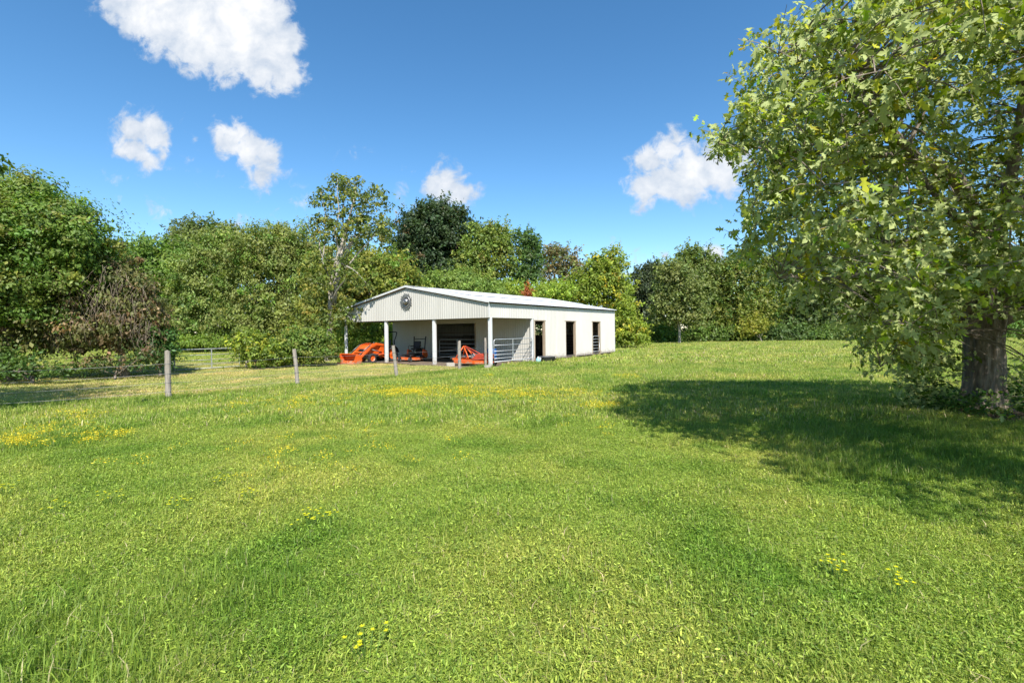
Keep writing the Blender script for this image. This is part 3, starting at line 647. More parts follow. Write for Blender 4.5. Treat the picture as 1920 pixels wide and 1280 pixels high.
# ------------------------------------------------------------------ trees: left side
tree('leafy_tree', 'large bright green tree on the far left edge beside the brown vine mass', 21, [(70,470,115,105), (20,415,80,75), (130,440,65,60), (-60,480,110,140), (30,560,110,75), (155,480,40,60), (-30,610,80,60), (60,370,38,30)], GREEN, .14, trunk=5, tr=.3, dens=2.4, mixcol=OLIVE, mixf=.25, fill=.3, shoots=.05, shl=.6)
vt = tree('vine_covered_tree', 'low tree smothered in dry brown hanging vines left of the field gate', 22.5, [(190,560,90,75), (235,590,60,80), (130,600,80,80), (200,615,90,45), (265,615,32,50)], (.082,.092,.034), .15, trunk=233, tr=.17, dens=1.9, mixcol=(.105,.082,.048), mixf=.40, droop=.9, fill=.35, shoots=.2)
vb = MB(); vo = vt.location
for k in range(210):                                            # hanging dry vine strands
    px = random.uniform(95, 292); py = 500 + (abs(px-190)/100)**2*70 + random.uniform(-5, 90); D = 22.5 - random.uniform(1.2, 2.6)*(1-((px-190)/115)**2)**.5 if abs(px-190) < 110 else 22.3
    p = Vector(at(px, py, D)) - vo; ln = random.uniform(.3, 1.1)
    vb.tube([p, p+Vector((random.uniform(-.15, .15), -.1, -ln*.4)), p+Vector((random.uniform(-.25, .25), -.05, -ln))], [.007, .005, .003], 4, False)
vb.build('dry_vine', mat('dry_vine', (.22,.17,.125), .9, var=.3), vt)
tree('dark_shrub', 'dark green shrub tucked under the brown vines at the left gate end', 22.8, [(290,650,32,38), (306,672,12,18)], (.035,.075,.018), .14, dens=2.4, tr=.06, cat='shrub', trunk=300)
tree('leafy_shrub', 'fresh green low shrub at the foot of the leftmost tree', 19.6, [(40,690,40,20), (5,680,30,30), (112,696,26,12), (-50,680,50,36)], (.04,.075,.018), .13, dens=.7, tr=.05, cat='shrub', trunk=60, mixcol=MID, mixf=.35, shoots=.2)
tree('leafy_shrub', 'thin patchy shrub along the dark soil strip before the vine tree', 21.2, [(205,682,40,12), (265,672,30,20), (150,688,24,10)], (.04,.065,.02), .13, dens=.55, tr=.04, cat='shrub', trunk=215, mixcol=(.11,.08,.05), mixf=.3, shoots=.2)
# far tree line, left of the barn
tree('background_tree', 'bright green rounded tree beyond the field gate left of the vine mounds', 58, [(300,520,75,60), (265,500,45,40), (345,560,60,60), (290,590,70,50), (235,540,35,50)], GREEN, .36, tr=.25, dens=2.2, mixcol=MID, mixf=.3, group='trees along the field edge')
tree('background_tree', 'feathery topped olive tree poking up behind the vine covered mounds', 68, [(385,450,52,30), (345,460,30,32), (420,440,28,20), (400,480,70,40)], (.062,.085,.026), .38, tr=.25, dens=1.5, lump=.5, group='trees along the field edge')
tree('vine_mound_tree', 'tree draped in pale green creeper with a rounded top left of centre gap', 55, [(400,510,55,58), (380,570,55,65), (430,480,50,40), (420,600,60,55)], PALE, .25, tr=.22, dens=2.2, droop=.7, mixcol=MID, mixf=.35, shell=.88, group='trees along the field edge')
tree('vine_mound_tree', 'broad creeper draped tree between the dark gap and the tall open tree', 53, [(500,480,60,50), (540,470,50,40), (480,560,55,70), (550,560,60,80), (590,520,50,60), (520,620,70,45)], (.095,.118,.034), .25, tr=.22, dens=2.3, droop=.7, mixcol=GREEN, mixf=.2, shell=.88, group='trees along the field edge')
tree('background_tree', 'olive green tree filling in behind the trunk of the tall open tree', 46, [(640,560,70,70), (600,620,60,50), (690,540,60,60), (720,580,50,50)], OLIVE, .27, tr=.2, dens=2.1, mixcol=(.15,.14,.035), mixf=.25, group='trees along the field edge')
tree('background_tree', 'yellowish green tree rising just left of the barn gable peak', 44, [(730,520,45,45), (690,510,45,40), (760,545,40,40), (660,500,30,45)], (.105,.122,.024), .26, tr=.17, dens=1.8, mixcol=GREEN, mixf=.3, group='trees along the field edge')
# tall open tree
tall = tree('tall_open_tree', 'tall slender tree with sparse leaf clusters and pale limbs left of the barn', 33, [(660,385,40,42), (605,375,24,22), (640,345,26,18), (705,375,28,26), (690,430,45,32), (600,420,30,18), (640,440,48,30), (720,440,18,36), (672,338,10,8), (640,520,48,40), (600,545,36,34), (655,595,42,30), (612,600,30,28), (580,500,24,26), (664,520,16,18,None,-2.6), (690,536,9,10,None,-2.4)], (.060,.085,.020), .21, trunk=614, tr=.20, dens=1.0, bark='palebark', limbs=16, mixcol=(.12,.13,.03), mixf=.25, fill=.0, lump=.5, clumps=.55, shell=.5, shoots=.0, csc=.8)
# shading spray over the left end of the gable
# near shrubs right of the gate
tree('leafy_shrub', 'vine shrub arching over the wooden post at the right of the field gate', 27, [(478,655,32,28), (468,640,14,12), (505,668,28,22)], (.085,.125,.022), .15, dens=2.0, tr=.05, cat='shrub', trunk=480, mixcol=YEL, mixf=.2)
tree('leafy_shrub', 'dense bright shrub bank right behind the second leaning fence post', 28.5, [(560,652,42,32), (600,660,32,24), (530,664,30,24), (585,640,28,16), (600,640,14,14)], (.060,.098,.020), .15, dens=2.2, tr=.06, cat='shrub', trunk=570, mixcol=OLIVE, mixf=.35)
tree('leafy_shrub', 'sunlit green shrub seen through the open left side of the porch', 41, [(690,635,42,30), (660,625,30,30), (720,640,30,30), (690,610,40,22)], (.12,.165,.024), 0.16, dens=2.2, tr=.05, cat='shrub', trunk=690)
# behind the barn
tree('dark_evergreen', 'big dark evergreen tree with brownish patches towering behind the barn ridge', 56, [(815,440,60,50), (770,450,38,36), (850,445,45,45), (830,410,38,24), (785,500,50,50), (840,510,60,50), (760,480,28,34), (800,408,22,20)], (.025,.044,.019), .32, tr=.35, dens=2.6, mixcol=(.06,.048,.024), mixf=.05, up=.5, droop=-.5, group='trees behind the barn')
tree('background_tree', 'loose green tree just right of the big dark evergreen', 52, [(905,465,38,38), (930,450,30,26), (890,510,42,36), (945,490,34,36), (915,535,45,25)], (.080,.118,.026), .29, tr=.2, dens=1.8, lump=.4, mixcol=OLIVE, mixf=.3, group='trees behind the barn')
tree('background_tree', 'narrow dark green tree standing left of a gap of sky', 52, [(990,490,22,32), (985,450,18,16), (1000,470,14,20), (985,520,24,22)], (.042,.078,.022), .28, tr=.15, dens=2.0, lump=.4, group='trees behind the barn')
tree('thinning_tree', 'thin brownish tree losing its leaves above the middle of the barn roof', 58, [(1050,490,36,24), (1040,520,34,26), (1075,510,28,22), (1035,475,20,12)], (.095,.082,.040), .28, tr=.16, dens=1.1, limbs=14, lump=.5, fill=.12, mixcol=(.06,.08,.03), mixf=.4, group='trees behind the barn')
tree('background_tree', 'yellow green vine hung tree behind the far end of the barn roof', 50, [(1130,530,40,34), (1145,495,24,24), (1105,535,38,28), (1090,560,42,24), (1160,560,30,40), (1120,500,14,14)], (.100,.138,.022), .28, tr=.18, dens=2.1, mixcol=(.2,.18,.02), mixf=.08, group='trees behind the barn')
tree('leafy_shrub', 'bright understory shrub just above the middle of the barn roof', 49, [(1040,550,50,18), (960,552,36,18), (1000,562,50,14)], (.12,.17,.025), 0.21, dens=1.9, tr=.06, cat='shrub', trunk=1040)
tree('leafy_shrub', 'pale green understory shrub above the left part of the barn roof', 47, [(880,540,55,22), (830,530,40,18), (920,556,40,14)], (.085,.13,.03), 0.21, dens=1.9, tr=.06, cat='shrub', trunk=880)
tree('dead_sapling', 'rust orange dead sapling showing over the barn roof', 46, [(989,548,6,10), (992,560,6,7)], (.15,.05,.018), .17, dens=2.0, tr=.03, cat='sapling', trunk=991)
tree('leafy_shrub', 'rounded yellow green shrub at the far right corner of the barn', 47, [(1172,612,26,34), (1190,626,24,24), (1160,630,20,24), (1165,580,18,24)], (.115,.155,.022), 0.21, dens=2.2, tr=.06, cat='shrub', trunk=1172, mixcol=(.2,.19,.02), mixf=.06)
# right hand wood edge
tree('background_tree', 'dark blue green tree in the gap right of the barn', 72, [(1215,545,36,42), (1195,575,26,46), (1245,560,34,44), (1230,520,28,22), (1215,605,36,34)], (.030,.044,.020), .38, tr=.25, dens=2.3, group='trees at the right field edge')
tree('background_tree', 'pale leaved tree with a bare whitish trunk at the right field edge', 60, [(1275,540,40,40), (1255,515,24,22), (1290,580,42,34), (1250,585,28,32)], (.082,.105,.034), .33, trunk=1274, tr=.17, dens=1.6, bark='palebark', limbs=9, lump=.4, group='trees at the right field edge')
tree('background_tree', 'taller round topped green tree behind the whitish trunk tree', 70, [(1308,500,36,34), (1335,530,44,40), (1310,560,44,50), (1290,490,20,22), (1340,600,44,34)], (.070,.100,.026), .36, tr=.25, dens=2.0, group='trees at the right field edge')
tree('background_tree', 'mid green tree half hidden behind the left tips of the maple', 68, [(1385,545,50,50), (1370,590,50,40), (1420,580,40,44), (1400,500,40,30)], OLIVE, .36, tr=.2, dens=1.8, mixcol=MID, mixf=.3, group='trees at the right field edge')
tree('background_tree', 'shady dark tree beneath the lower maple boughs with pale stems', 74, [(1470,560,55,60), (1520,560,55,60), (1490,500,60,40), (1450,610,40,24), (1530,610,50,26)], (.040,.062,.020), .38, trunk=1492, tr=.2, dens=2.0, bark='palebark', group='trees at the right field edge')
tree('sapling_tree', 'slim yellow leaved sapling standing before the shady wood edge', 64, [(1412,612,24,18), (1398,622,16,12)], (.125,.14,.024), .26, trunk=1428, tr=.06, dens=1.4, cat='sapling', bark='palebark')
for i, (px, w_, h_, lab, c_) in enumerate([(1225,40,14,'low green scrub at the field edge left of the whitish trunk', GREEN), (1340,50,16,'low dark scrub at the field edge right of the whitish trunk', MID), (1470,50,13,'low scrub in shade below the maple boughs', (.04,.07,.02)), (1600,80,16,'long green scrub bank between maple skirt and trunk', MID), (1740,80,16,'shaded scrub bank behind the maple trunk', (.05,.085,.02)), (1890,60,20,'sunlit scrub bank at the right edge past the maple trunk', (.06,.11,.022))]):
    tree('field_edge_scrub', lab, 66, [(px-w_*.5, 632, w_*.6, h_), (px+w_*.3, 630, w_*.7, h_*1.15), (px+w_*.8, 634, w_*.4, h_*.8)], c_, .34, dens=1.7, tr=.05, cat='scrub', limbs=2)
for i, (px, tp, lab) in enumerate([(1585, 520, 'wood edge tree behind the left skirt of the maple'), (1690, 500, 'wood edge tree behind the heart of the maple'), (1800, 510, 'wood edge tree left of the maple trunk'), (1900, 520, 'wood edge tree at the right photo border'), (1990, 500, 'wood edge tree beyond the right photo border')]):
    tree('background_tree', lab, 74+2*(i % 2), [(px, (tp+640)/2, 62, (640-tp)/2), (px+35, tp+50, 42, 40), (px-40, tp+70, 40, 44)], (.045,.075,.022), .42, tr=.2, dens=1.6, group='trees at the right field edge')
tree('weed_bank', 'bright green tall weeds beyond the field gate below the vine mounds', 52, [(400,640,50,9), (350,643,35,7), (450,640,35,9)], (.078,.122,.02), .24, dens=1.8, tr=.02, cat='weeds', limbs=0)
def undergrowth(name, label, x0, x1, D0, D1, h, n, col):
    xs_ = RNG.uniform(x0, x1, n); D_ = RNG.uniform(D0, D1, n); X_ = (xs_-960)/F*D_; hh = h*(.55+.3*np.sin(X_*.45)+.25*np.sin(X_*1.1+1))
    P = np.c_[X_, D_, np.maximum(.05, hh*RNG.random(n)**.8)]; o0 = np.array([P[:, 0].mean(), P[:, 1].mean(), 0])
    Nn = unit(RNG.normal(0, .6, (n, 3))+np.array([0, -.4, .5])); c = shades(col, n, .3)*np.exp(.25*np.sin(X_*.9))[:, None]
    o = obj(name, leaves(name, P-o0, Nn, RNG.normal(0, 1, (n, 3)), .5*np.exp(RNG.normal(0, .25, n)), c, M['leaf'])); o.location = o0; o['label'] = label; kind(o, 'stuff')
undergrowth('undergrowth', 'dense undergrowth of the wood behind the right field edge', 1130, 2150, 70, 84, 6.5, 26000, (.045,.07,.022))
undergrowth('undergrowth', 'dense undergrowth of the wood beyond the field gate and barn', -100, 1150, 64, 80, 6.5, 26000, (.05,.075,.022))
# unseen neighbour whose shadow falls over the left lawn
tree('leafy_tree', 'tree just outside the left edge whose branch tip and shadow enter the photo', 9.0, [(-700,200,330,240), (-560,150,280,200), (-820,260,260,200), (-470,240,150,120), (-300,300,110,85), (-20,303,20,9), (-8,306,13,8), (-14,318,12,8)], MID, .15, trunk=-640, tr=.26, dens=.8, limbs=0, fill=.2, shoots=0, clip=lambda P: (lambda x, y: (x < -30) | ((x < 16) & (abs(y-303) < 16)))(*project(P+np.array([at(-640, 640, 9.0)[0], 9.0, 0]))))

# ------------------------------------------------------------------ foreground maple
mp = thing('maple_tree', 'big spreading maple with furrowed trunk and pale backed leaves at the right', 'tree', (11.0, 11.25, 0))
MO = Vector((11.0, 11.25, 0))
tb_ = MB(); rings = 26; seg = 44; vs = []
for j in range(rings):
    t = j/(rings-1); z = -.1 + 2.55*t
    r0 = .365 + .30*math.exp(-5*t*2.4) + .10*max(0, t-.72)/.28
    for k in range(seg):
        a = 2*math.pi*k/seg
        rr = r0*(1 + .17*math.sin(5*a+.6)*math.exp(-3.5*t) + .035*math.sin(13*a+2*math.sin(3*z)) + .03*math.sin(23*a+3*math.sin(2.3*z+a)) + random.uniform(-.018, .018))
        vs.append((rr*math.cos(a)+.05*math.sin(1.3*z), rr*math.sin(a)*.95, z))
tb_.add(vs, [(j*seg+k, j*seg+(k+1) % seg, (j+1)*seg+(k+1) % seg, (j+1)*seg+k) for j in range(rings-1) for k in range(seg)])
tb_.add([(0, 0, 2.42)], []); 
top0 = (rings-1)*seg; tb_.f += [(top0+k, top0+(k+1) % seg, len(tb_.v)-1) for k in range(seg)]
tb_.build('trunk', M['bark'], mp, False)
LIMBS = [
 [(11.0,11.2,2.1), (10.4,10.6,3.0), (9.6,9.8,4.0), (8.0,8.7,4.8), at(1722,305,8.3), at(1672,248,7.6), at(1640,215,7.3), at(1585,150,7.0), at(1500,90,7.0)],
 [(10.9,11.2,2.0), (9.9,10.7,3.1), at(1700,440,9.6), at(1625,490,9.0), at(1570,525,8.6), at(1460,520,8.2)],
 [(11.2,11.2,2.1), (12.0,11.0,2.45), (13.3,10.5,3.1), (15.0,9.5,4.6), (16.0,8.5,6.0)],
 [(11.1,11.2,2.2), (11.4,10.2,3.6), (11.6,8.6,5.2), (11.4,6.6,6.6), (11.0,4.6,7.6)],
 [(11.0,11.2,2.2), (10.8,10.6,3.9), (10.4,9.8,5.8), (9.8,9.0,7.6), (9.2,8.6,8.8)],
 [(9.6,9.8,4.0), (9.0,8.4,4.2), (8.2,6.4,4.6), (7.4,4.6,4.8)],
 [(11.4,10.2,3.6), (12.8,8.8,5.0), (14.0,6.8,6.2), (14.4,5.0,6.8)],
 [(10.4,10.4,3.4), (9.0,10.2,4.8), (7.6,9.8,6.0), (6.4,9.4,6.6)],
 [(10.7,11.0,1.7), (9.6,10.4,1.9), (8.4,9.8,1.75), (7.2,9.4,1.2)],
 [(8.0,8.7,4.8), (6.6,8.3,5.0), (5.0,8.0,4.9), at(1345,270,7.9)],
]
lb = MB(); nodes = []
R0 = [.19, .14, .22, .17, .18, .11, .11, .11, .06, .08]
for pts, r in zip(LIMBS, R0):
    pts = [Vector(p) for p in pts]; fine = []
    for i in range(len(pts)-1):
        for k in range(4): fine.append(pts[i].lerp(pts[i+1], k/4) + Vector((random.uniform(-.03, .03), random.uniform(-.03, .03), random.uniform(-.03, .03))))
    fine.append(pts[-1])
    for _ in range(2): fine = [fine[0]] + [(fine[i-1]+fine[i]*2+fine[i+1])/4 for i in range(1, len(fine)-1)] + [fine[-1]]
    nn = len(fine); rs = [r*(1-.86*(i/(nn-1))**.8) for i in range(nn)]
    o = MB().tube([p-MO for p in fine], rs, 9).build('limb', M['bark'] if r > .07 else M['palebark'], mp, True)
    nodes += [(p, q) for p, q in zip(fine[nn//4:], rs[nn//4:])]
# silhouette of the crown (photo pixels) keeps clump centres inside its outline
POLY = np.array([(1590,-60),(1555,12),(1462,66),(1420,135),(1395,195),(1352,242),(1345,270),(1380,297),(1415,305),(1420,340),(1395,390),(1405,430),(1375,455),(1390,480),(1470,510),(1560,540),(1612,565),(1620,630),(1648,672),(1680,705),(1720,716),(1746,716),(1752,690),(1752,600),(1800,522),(1850,512),(1935,515),(1935,-60)], float)
def inside(x, y):
    r = np.zeros(len(x), bool); q = np.roll(POLY, 1, 0)
    for (x1, y1), (x2, y2) in zip(POLY, q):
        c = ((y1 > y) != (y2 > y)) & (x < (x2-x1)*(y-y1)/(y2-y1+1e-9)+x1); r ^= c
    return r
cand = []
k = 30000
d = unit(RNG.normal(0, 1, (k, 3))); rad = .50 + .50*RNG.random((k, 1))**.7
Q = np.array([9.1, 7.3, 4.9]) + d*rad*np.array([6.0, 5.5, 3.9])
nr = np.array([6.9, 2.3, 4.7]) + unit(RNG.normal(0, 1, (5000, 3)))*RNG.random((5000, 1))**.4*np.array([2.6, 2.2, 1.6]); nx, ny = project(nr); nr = nr[nx > 1985]
sk = np.c_[RNG.uniform(6.2, 10.9, 9000), RNG.uniform(8.8, 11.6, 9000), RNG.uniform(.5, 2.8, 9000)]
Q = np.r_[Q, sk, nr]; x, y = project(Q)
inframe = (x > -100) & (x < 1935) & (Q[:, 1] > .5); ok = (~inframe) | inside(x, y)
ok &= (Q[:, 2] > .5) & (np.linalg.norm(Q[:, :2], axis=1) > 4.2); ok &= ~((~inframe) & (Q[:, 2] < 2.4) & (Q[:, 1] < 9))
ok &= (Q[:, 1] + .9*Q[:, 2] < 17.0)
gap = np.sin(Q[:, 0]*1.9+1.0)+np.sin(Q[:, 1]*2.1+.4)+np.sin(Q[:, 2]*2.3+2.)+np.sin((Q[:, 0]+Q[:, 2])*1.3)
ok &= gap > -1.15                                                # open pockets that let sky and sun through
Q = Q[ok]; RNG.shuffle(Q)
sel = []; cell = {}
for p in Q:                                                     # poisson-like thinning
    key = tuple((p//.58).astype(int)); bad = False
    for ax in range(-1, 2):
        for ay in range(-1, 2):
            for az in range(-1, 2):
                for s in cell.get((key[0]+ax, key[1]+ay, key[2]+az), ()):
                    if ((s-p)**2).sum() < .58**2: bad = True
    if not bad: sel.append(p); cell.setdefault(key, []).append(p)
    if len(sel) >= 1150: break
sel = np.array(sel); NP = np.array([tuple(p) for p, _ in nodes]); tw = MB(); LP, LT_, LC, LN = [], [], [], []
infr = lambda p: p[1] > .8 and -60 < project(p[None])[0][0] < 1990 and project(p[None])[1][0] > -90
for p in sel:
    j = int(np.argmin(((NP-p)**2).sum(1) + .25*np.maximum(0, NP[:, 2]-p[2]))); s, r = nodes[j]; q = Vector(p)
    lp = limb_path(s-MO, q-MO, 5, .10, .05); tw.tube(lp, [max(.007, min(.03, r*.6)*(1-.8*i/5)) for i in range(6)], 4, False)
    dirn = np.array((q-s).normalized()); sub = RNG.integers(4, 7)
    tips = p + RNG.normal(0, 1, (sub, 3))*np.array([.34, .34, .24]); tint = np.exp(RNG.normal(-.06, .28)); yel = RNG.random() < .16
    for tpnt in tips:
        tw.tube([q-MO, (q.lerp(Vector(tpnt), .5) + Vector((0, 0, .05)))-MO, Vector(tpnt)-MO], [.007, .005, .003], 3, False)
        m_ = int(RNG.integers(14, 22)*(1 if infr(p) else .42)); t = RNG.random((m_, 1))**.6
        base = p + (tpnt-p)*t + RNG.normal(0, .085, (m_, 3)); LP.append(base)
        LT_.append(unit((tpnt-p)+1e-6)*.7 + RNG.normal(0, .55, (m_, 3)) + np.array([.25, 0, -.75]))
        LN.append(RNG.normal(0, .6, (m_, 3)) + np.array([-.05, -.40, .45]))
        c = np.array([.196, .255, .024])*tint*np.exp(RNG.normal(0, .30, (m_, 1)))
        if yel: c = c*np.array([1.9, 1.45, 1.0])
        LC.append(np.clip(c*np.exp(RNG.normal(0, .1, (m_, 3))), .005, .5))
LP, LT_, LC, LN = map(np.concatenate, (LP, LT_, LC, LN)); ln_ = .113*np.exp(RNG.normal(0, .2, len(LP)))
flip = RNG.random(len(LP)) < .17; LN[flip] *= -1                 # wind turns some pale undersides up
tw.build('twig', M['bark'], mp)['kind'] = 'stuff'
px_, py_ = project(LP); size = np.where((px_ > 1300) & (px_ < 1915) & (py_ > 3) & (py_ < 760) & (LP[:, 1] > 1), ln_/np.maximum(LP[:, 1], .5)*(1+.5*RNG.random(len(LP))), 0)
big = np.argsort(-size)[:300]; rest = np.ones(len(LP), bool); rest[big] = False
off = np.array(MO)
kind(obj('foliage', leaves('foliage', LP[rest]-off, LN[rest], LT_[rest], ln_[rest], LC[rest], M['maple'], T_MAPLE), mp), 'stuff')
protos = []
for i in range(5):
    c = np.array([[.196, .255, .024]])*[.75, .9, 1.05, 1.25, 1.5][i]*np.array([1, 1, 1] if i < 4 else [1.4, 1.1, 1])
    protos.append(leaves('leaf', np.zeros((1, 3)), np.array([[0, 0, 1.]]), np.array([[1., 0, 0]]), np.ones(1), c, M['maple'], T_MAPLE))
for i in big:
    n_ = Vector(LN[i]).normalized(); t_ = Vector(LT_[i]); t_ = (t_-n_*t_.dot(n_)).normalized(); b_ = n_.cross(t_)
    o = obj('leaf', protos[random.randrange(5)], mp); R = Matrix((t_, b_, n_)).transposed().to_4x4()
    o.matrix_local = Matrix.Translation(Vector(LP[i])-MO) @ R @ Matrix.Diagonal((*([float(ln_[i])]*3), 1))
# plants round the foot of the maple
def sprigs(name, label, pts, l, col, cat='plant', m=None, hz=.35, n=60, group=None, tpl=T_OVAL, k='thing'):
    P, Nn, T, Co = [], [], [], []
    for (x, y) in pts:
        h = hz*random.uniform(.6, 1.2)
        P.append(np.c_[RNG.normal(x, .16, n), RNG.normal(y, .16, n), h*RNG.random(n)**.8]); Nn.append(RNG.normal(0, .5, (n, 3))+[0, -.2, .8]); T.append(RNG.normal(0, 1, (n, 3))); Co.append(shades(col, n, .3))
    P = np.concatenate(P); o0 = np.array([pts[0][0], pts[0][1], 0])
    o = obj(name, leaves(name, P-o0, np.concatenate(Nn), np.concatenate(T), l*np.exp(RNG.normal(0, .25, len(P))), np.concatenate(Co), m or M['leaf'], tpl)); o.location = o0
    if k == 'stuff': o['label'] = label; return kind(o, 'stuff')
    return tag(o, label, cat, group)
sprigs('ground_ivy', 'dark leafy undergrowth crowding the left foot of the maple trunk', [(10.0+random.uniform(-.5, .5), 10.5+random.uniform(-.5, .5)) for _ in range(10)], .09, (.04,.08,.016), hz=.55)
sprigs('ground_ivy', 'leafy undergrowth right of the maple trunk at the photo edge', [(11.7+random.uniform(-.4, .6), 10.7+random.uniform(-.6, .5)) for _ in range(18)], .085, (.05,.10,.02), hz=.6)
sprigs('sucker_shoot', 'leafy sucker shoots sprouting low from the right of the maple trunk', [(11.58, 11.05)], .10, (.055,.12,.02), hz=1.2, n=260, k='stuff', tpl=T_MAPLE, m=M['maple'])
sprigs('low_maple_shoots', 'dark leafy shoots hanging low beside the left of the maple trunk', [(9.95+random.uniform(-.75, .12), 11.1+random.uniform(-.2, .3)) for _ in range(14)], .115, (.042,.072,.012), hz=1.6, n=70, tpl=T_MAPLE, m=M['maple'], k='stuff')
o = sprigs('dead_leaf_litter', 'dry brown leaf litter scattered on bare soil under the maple', [(11.0+random.uniform(-1.6, 1.4), 9.9+random.uniform(-.7, .8)) for _ in range(110)], .07, (.10,.065,.04), hz=.05, n=30, m=M['litter']); o['kind'] = 'stuff'; del o['category']

# ------------------------------------------------------------------ grass
def blades(n, R, h, wd, cols, wts, bend=.5, hv=.35):
    r = R*np.sqrt(RNG.random(n)); a = RNG.random(n)*2*np.pi; base = np.c_[r*np.cos(a), r*np.sin(a), np.zeros(n)-.01]
    H = h*np.exp(np.clip(RNG.normal(0, hv, n), -1, .65)); az = RNG.random(n)*2*np.pi; lean = np.abs(RNG.normal(0, bend, n))
    dx = np.c_[np.cos(az), np.sin(az), np.zeros(n)]; sd = np.c_[-np.sin(az+RNG.normal(0, .6, n)), np.cos(az), np.zeros(n)]; W = wd*np.exp(np.clip(RNG.normal(0, .25, n), -.6, .35))[:, None]
    mid = base + dx*(H*lean*.35)[:, None] + np.array([0, 0, 1])*(H*.6)[:, None]
    tip = base + dx*(H*lean*1.1)[:, None] + np.array([0, 0, 1])*(H*np.clip(1-.35*lean, .35, 1))[:, None]
    V = np.stack([base-sd*W/2, base+sd*W/2, mid+sd*W*.42, mid-sd*W*.42, tip], 1)
    ci = RNG.choice(len(cols), n, p=wts); col = np.array(cols)[ci]*np.exp(RNG.normal(0, .18, (n, 1)))
    Fs = (np.arange(n)[:, None, None]*5 + np.array([(0,1,2), (0,2,3), (3,2,4)])[None]).reshape(-1, 3)
    return V.reshape(-1, 3), Fs, np.repeat(col, 5, 0)
def weeds(n, R, h, l, cols):
    r = R*np.sqrt(RNG.random(n)); a = RNG.random(n)*2*np.pi; P = np.c_[r*np.cos(a), r*np.sin(a), h*(.35+.65*RNG.random(n))]
    Nn = unit(RNG.normal(0, .62, (n, 3)) + [0, 0, .85]); T = RNG.normal(0, 1, (n, 3)); T = unit(T-Nn*np.sum(T*Nn, 1, keepdims=True)); Bv = np.cross(Nn, T)
    tv, tf = T_OVAL; tv = tv*np.array([1, .62, 1.6]); Ls = l*np.exp(np.clip(RNG.normal(0, .32, n), -.7, .5)); V = P[:, None]+Ls[:, None, None]*(tv[None, :, 0:1]*T[:, None]+tv[None, :, 1:2]*Bv[:, None]+tv[None, :, 2:3]*Nn[:, None])
    col = np.array(cols)[RNG.integers(0, len(cols), n)]*np.exp(RNG.normal(0, .22, (n, 1)))
    return V.reshape(-1, 3), (np.arange(n)[:, None, None]*6+tf[None]).reshape(-1, 3), np.repeat(col, 6, 0)
def join(parts):
    V, Fs, Co = [], [], []; k = 0
    for v, f, c in parts: V.append(v); Fs.append(f+k); Co.append(c); k += len(v)
    return np.concatenate(V), np.concatenate(Fs), np.concatenate(Co)
G1, G2, G3, DRY, LIME = (.248,.342,.048), (.160,.250,.036), (.38,.415,.095), (.50,.44,.23), (.335,.430,.064)
def coll(name, metas, m):
    c = bpy.data.collections.new(name)
    for i, (V, Fs, Co) in enumerate(metas):
        o = bpy.data.objects.new('%s_tuft' % name, np_mesh('%s_tuft' % name, V, Fs, m, Co)); c.objects.link(o)
    return c
NV = 5
near = coll('near', [join([blades(900, .32, .065, .005, (G1, G2, G3, DRY, LIME), (.33, .24, .2, .06, .17), .8), weeds(1150, .32, .065, .020, (G1, LIME, G2, LIME))]) for _ in range(NV)], M['grass'])
lush = coll('lush', [join([blades(420, .3, .125, .0052, (G1, G2, (.19,.27,.035), DRY), (.4, .35, .22, .03), .6)]) for _ in range(3)], M['grass'])
midc = coll('middle', [join([blades(560, .5, .09, .011, (G1, G2, G3, DRY, LIME), (.29, .18, .28, .10, .15), .6), weeds(480, .5, .075, .032, (G1, LIME, G2))]) for _ in range(NV)], M['grass'])
farc = coll('far', [join([blades(650, 1.1, .14, .03, (G1, G3, DRY, LIME), (.35, .34, .13, .18), .5)]) for _ in range(NV)], M['grass'])
mownc = coll('mown', [join([blades(700, .55, .045, .011, (G3, (.47,.44,.14), DRY, G1), (.3, .35, .2, .15), .8)]) for _ in range(NV)], M['mown'])
flowc = coll('flower', [join([blades(22, .12, .18, .006, (G1, G2), (.5, .5), .35, .15), (lambda v: (v[0]+np.array([0, 0, .13]), v[1], v[2]))(weeds(30, .15, .08, .025, ((.72,.55,.015), (.62,.46,.01), (.74,.60,.04))))]) for _ in range(4)], M['petal'])

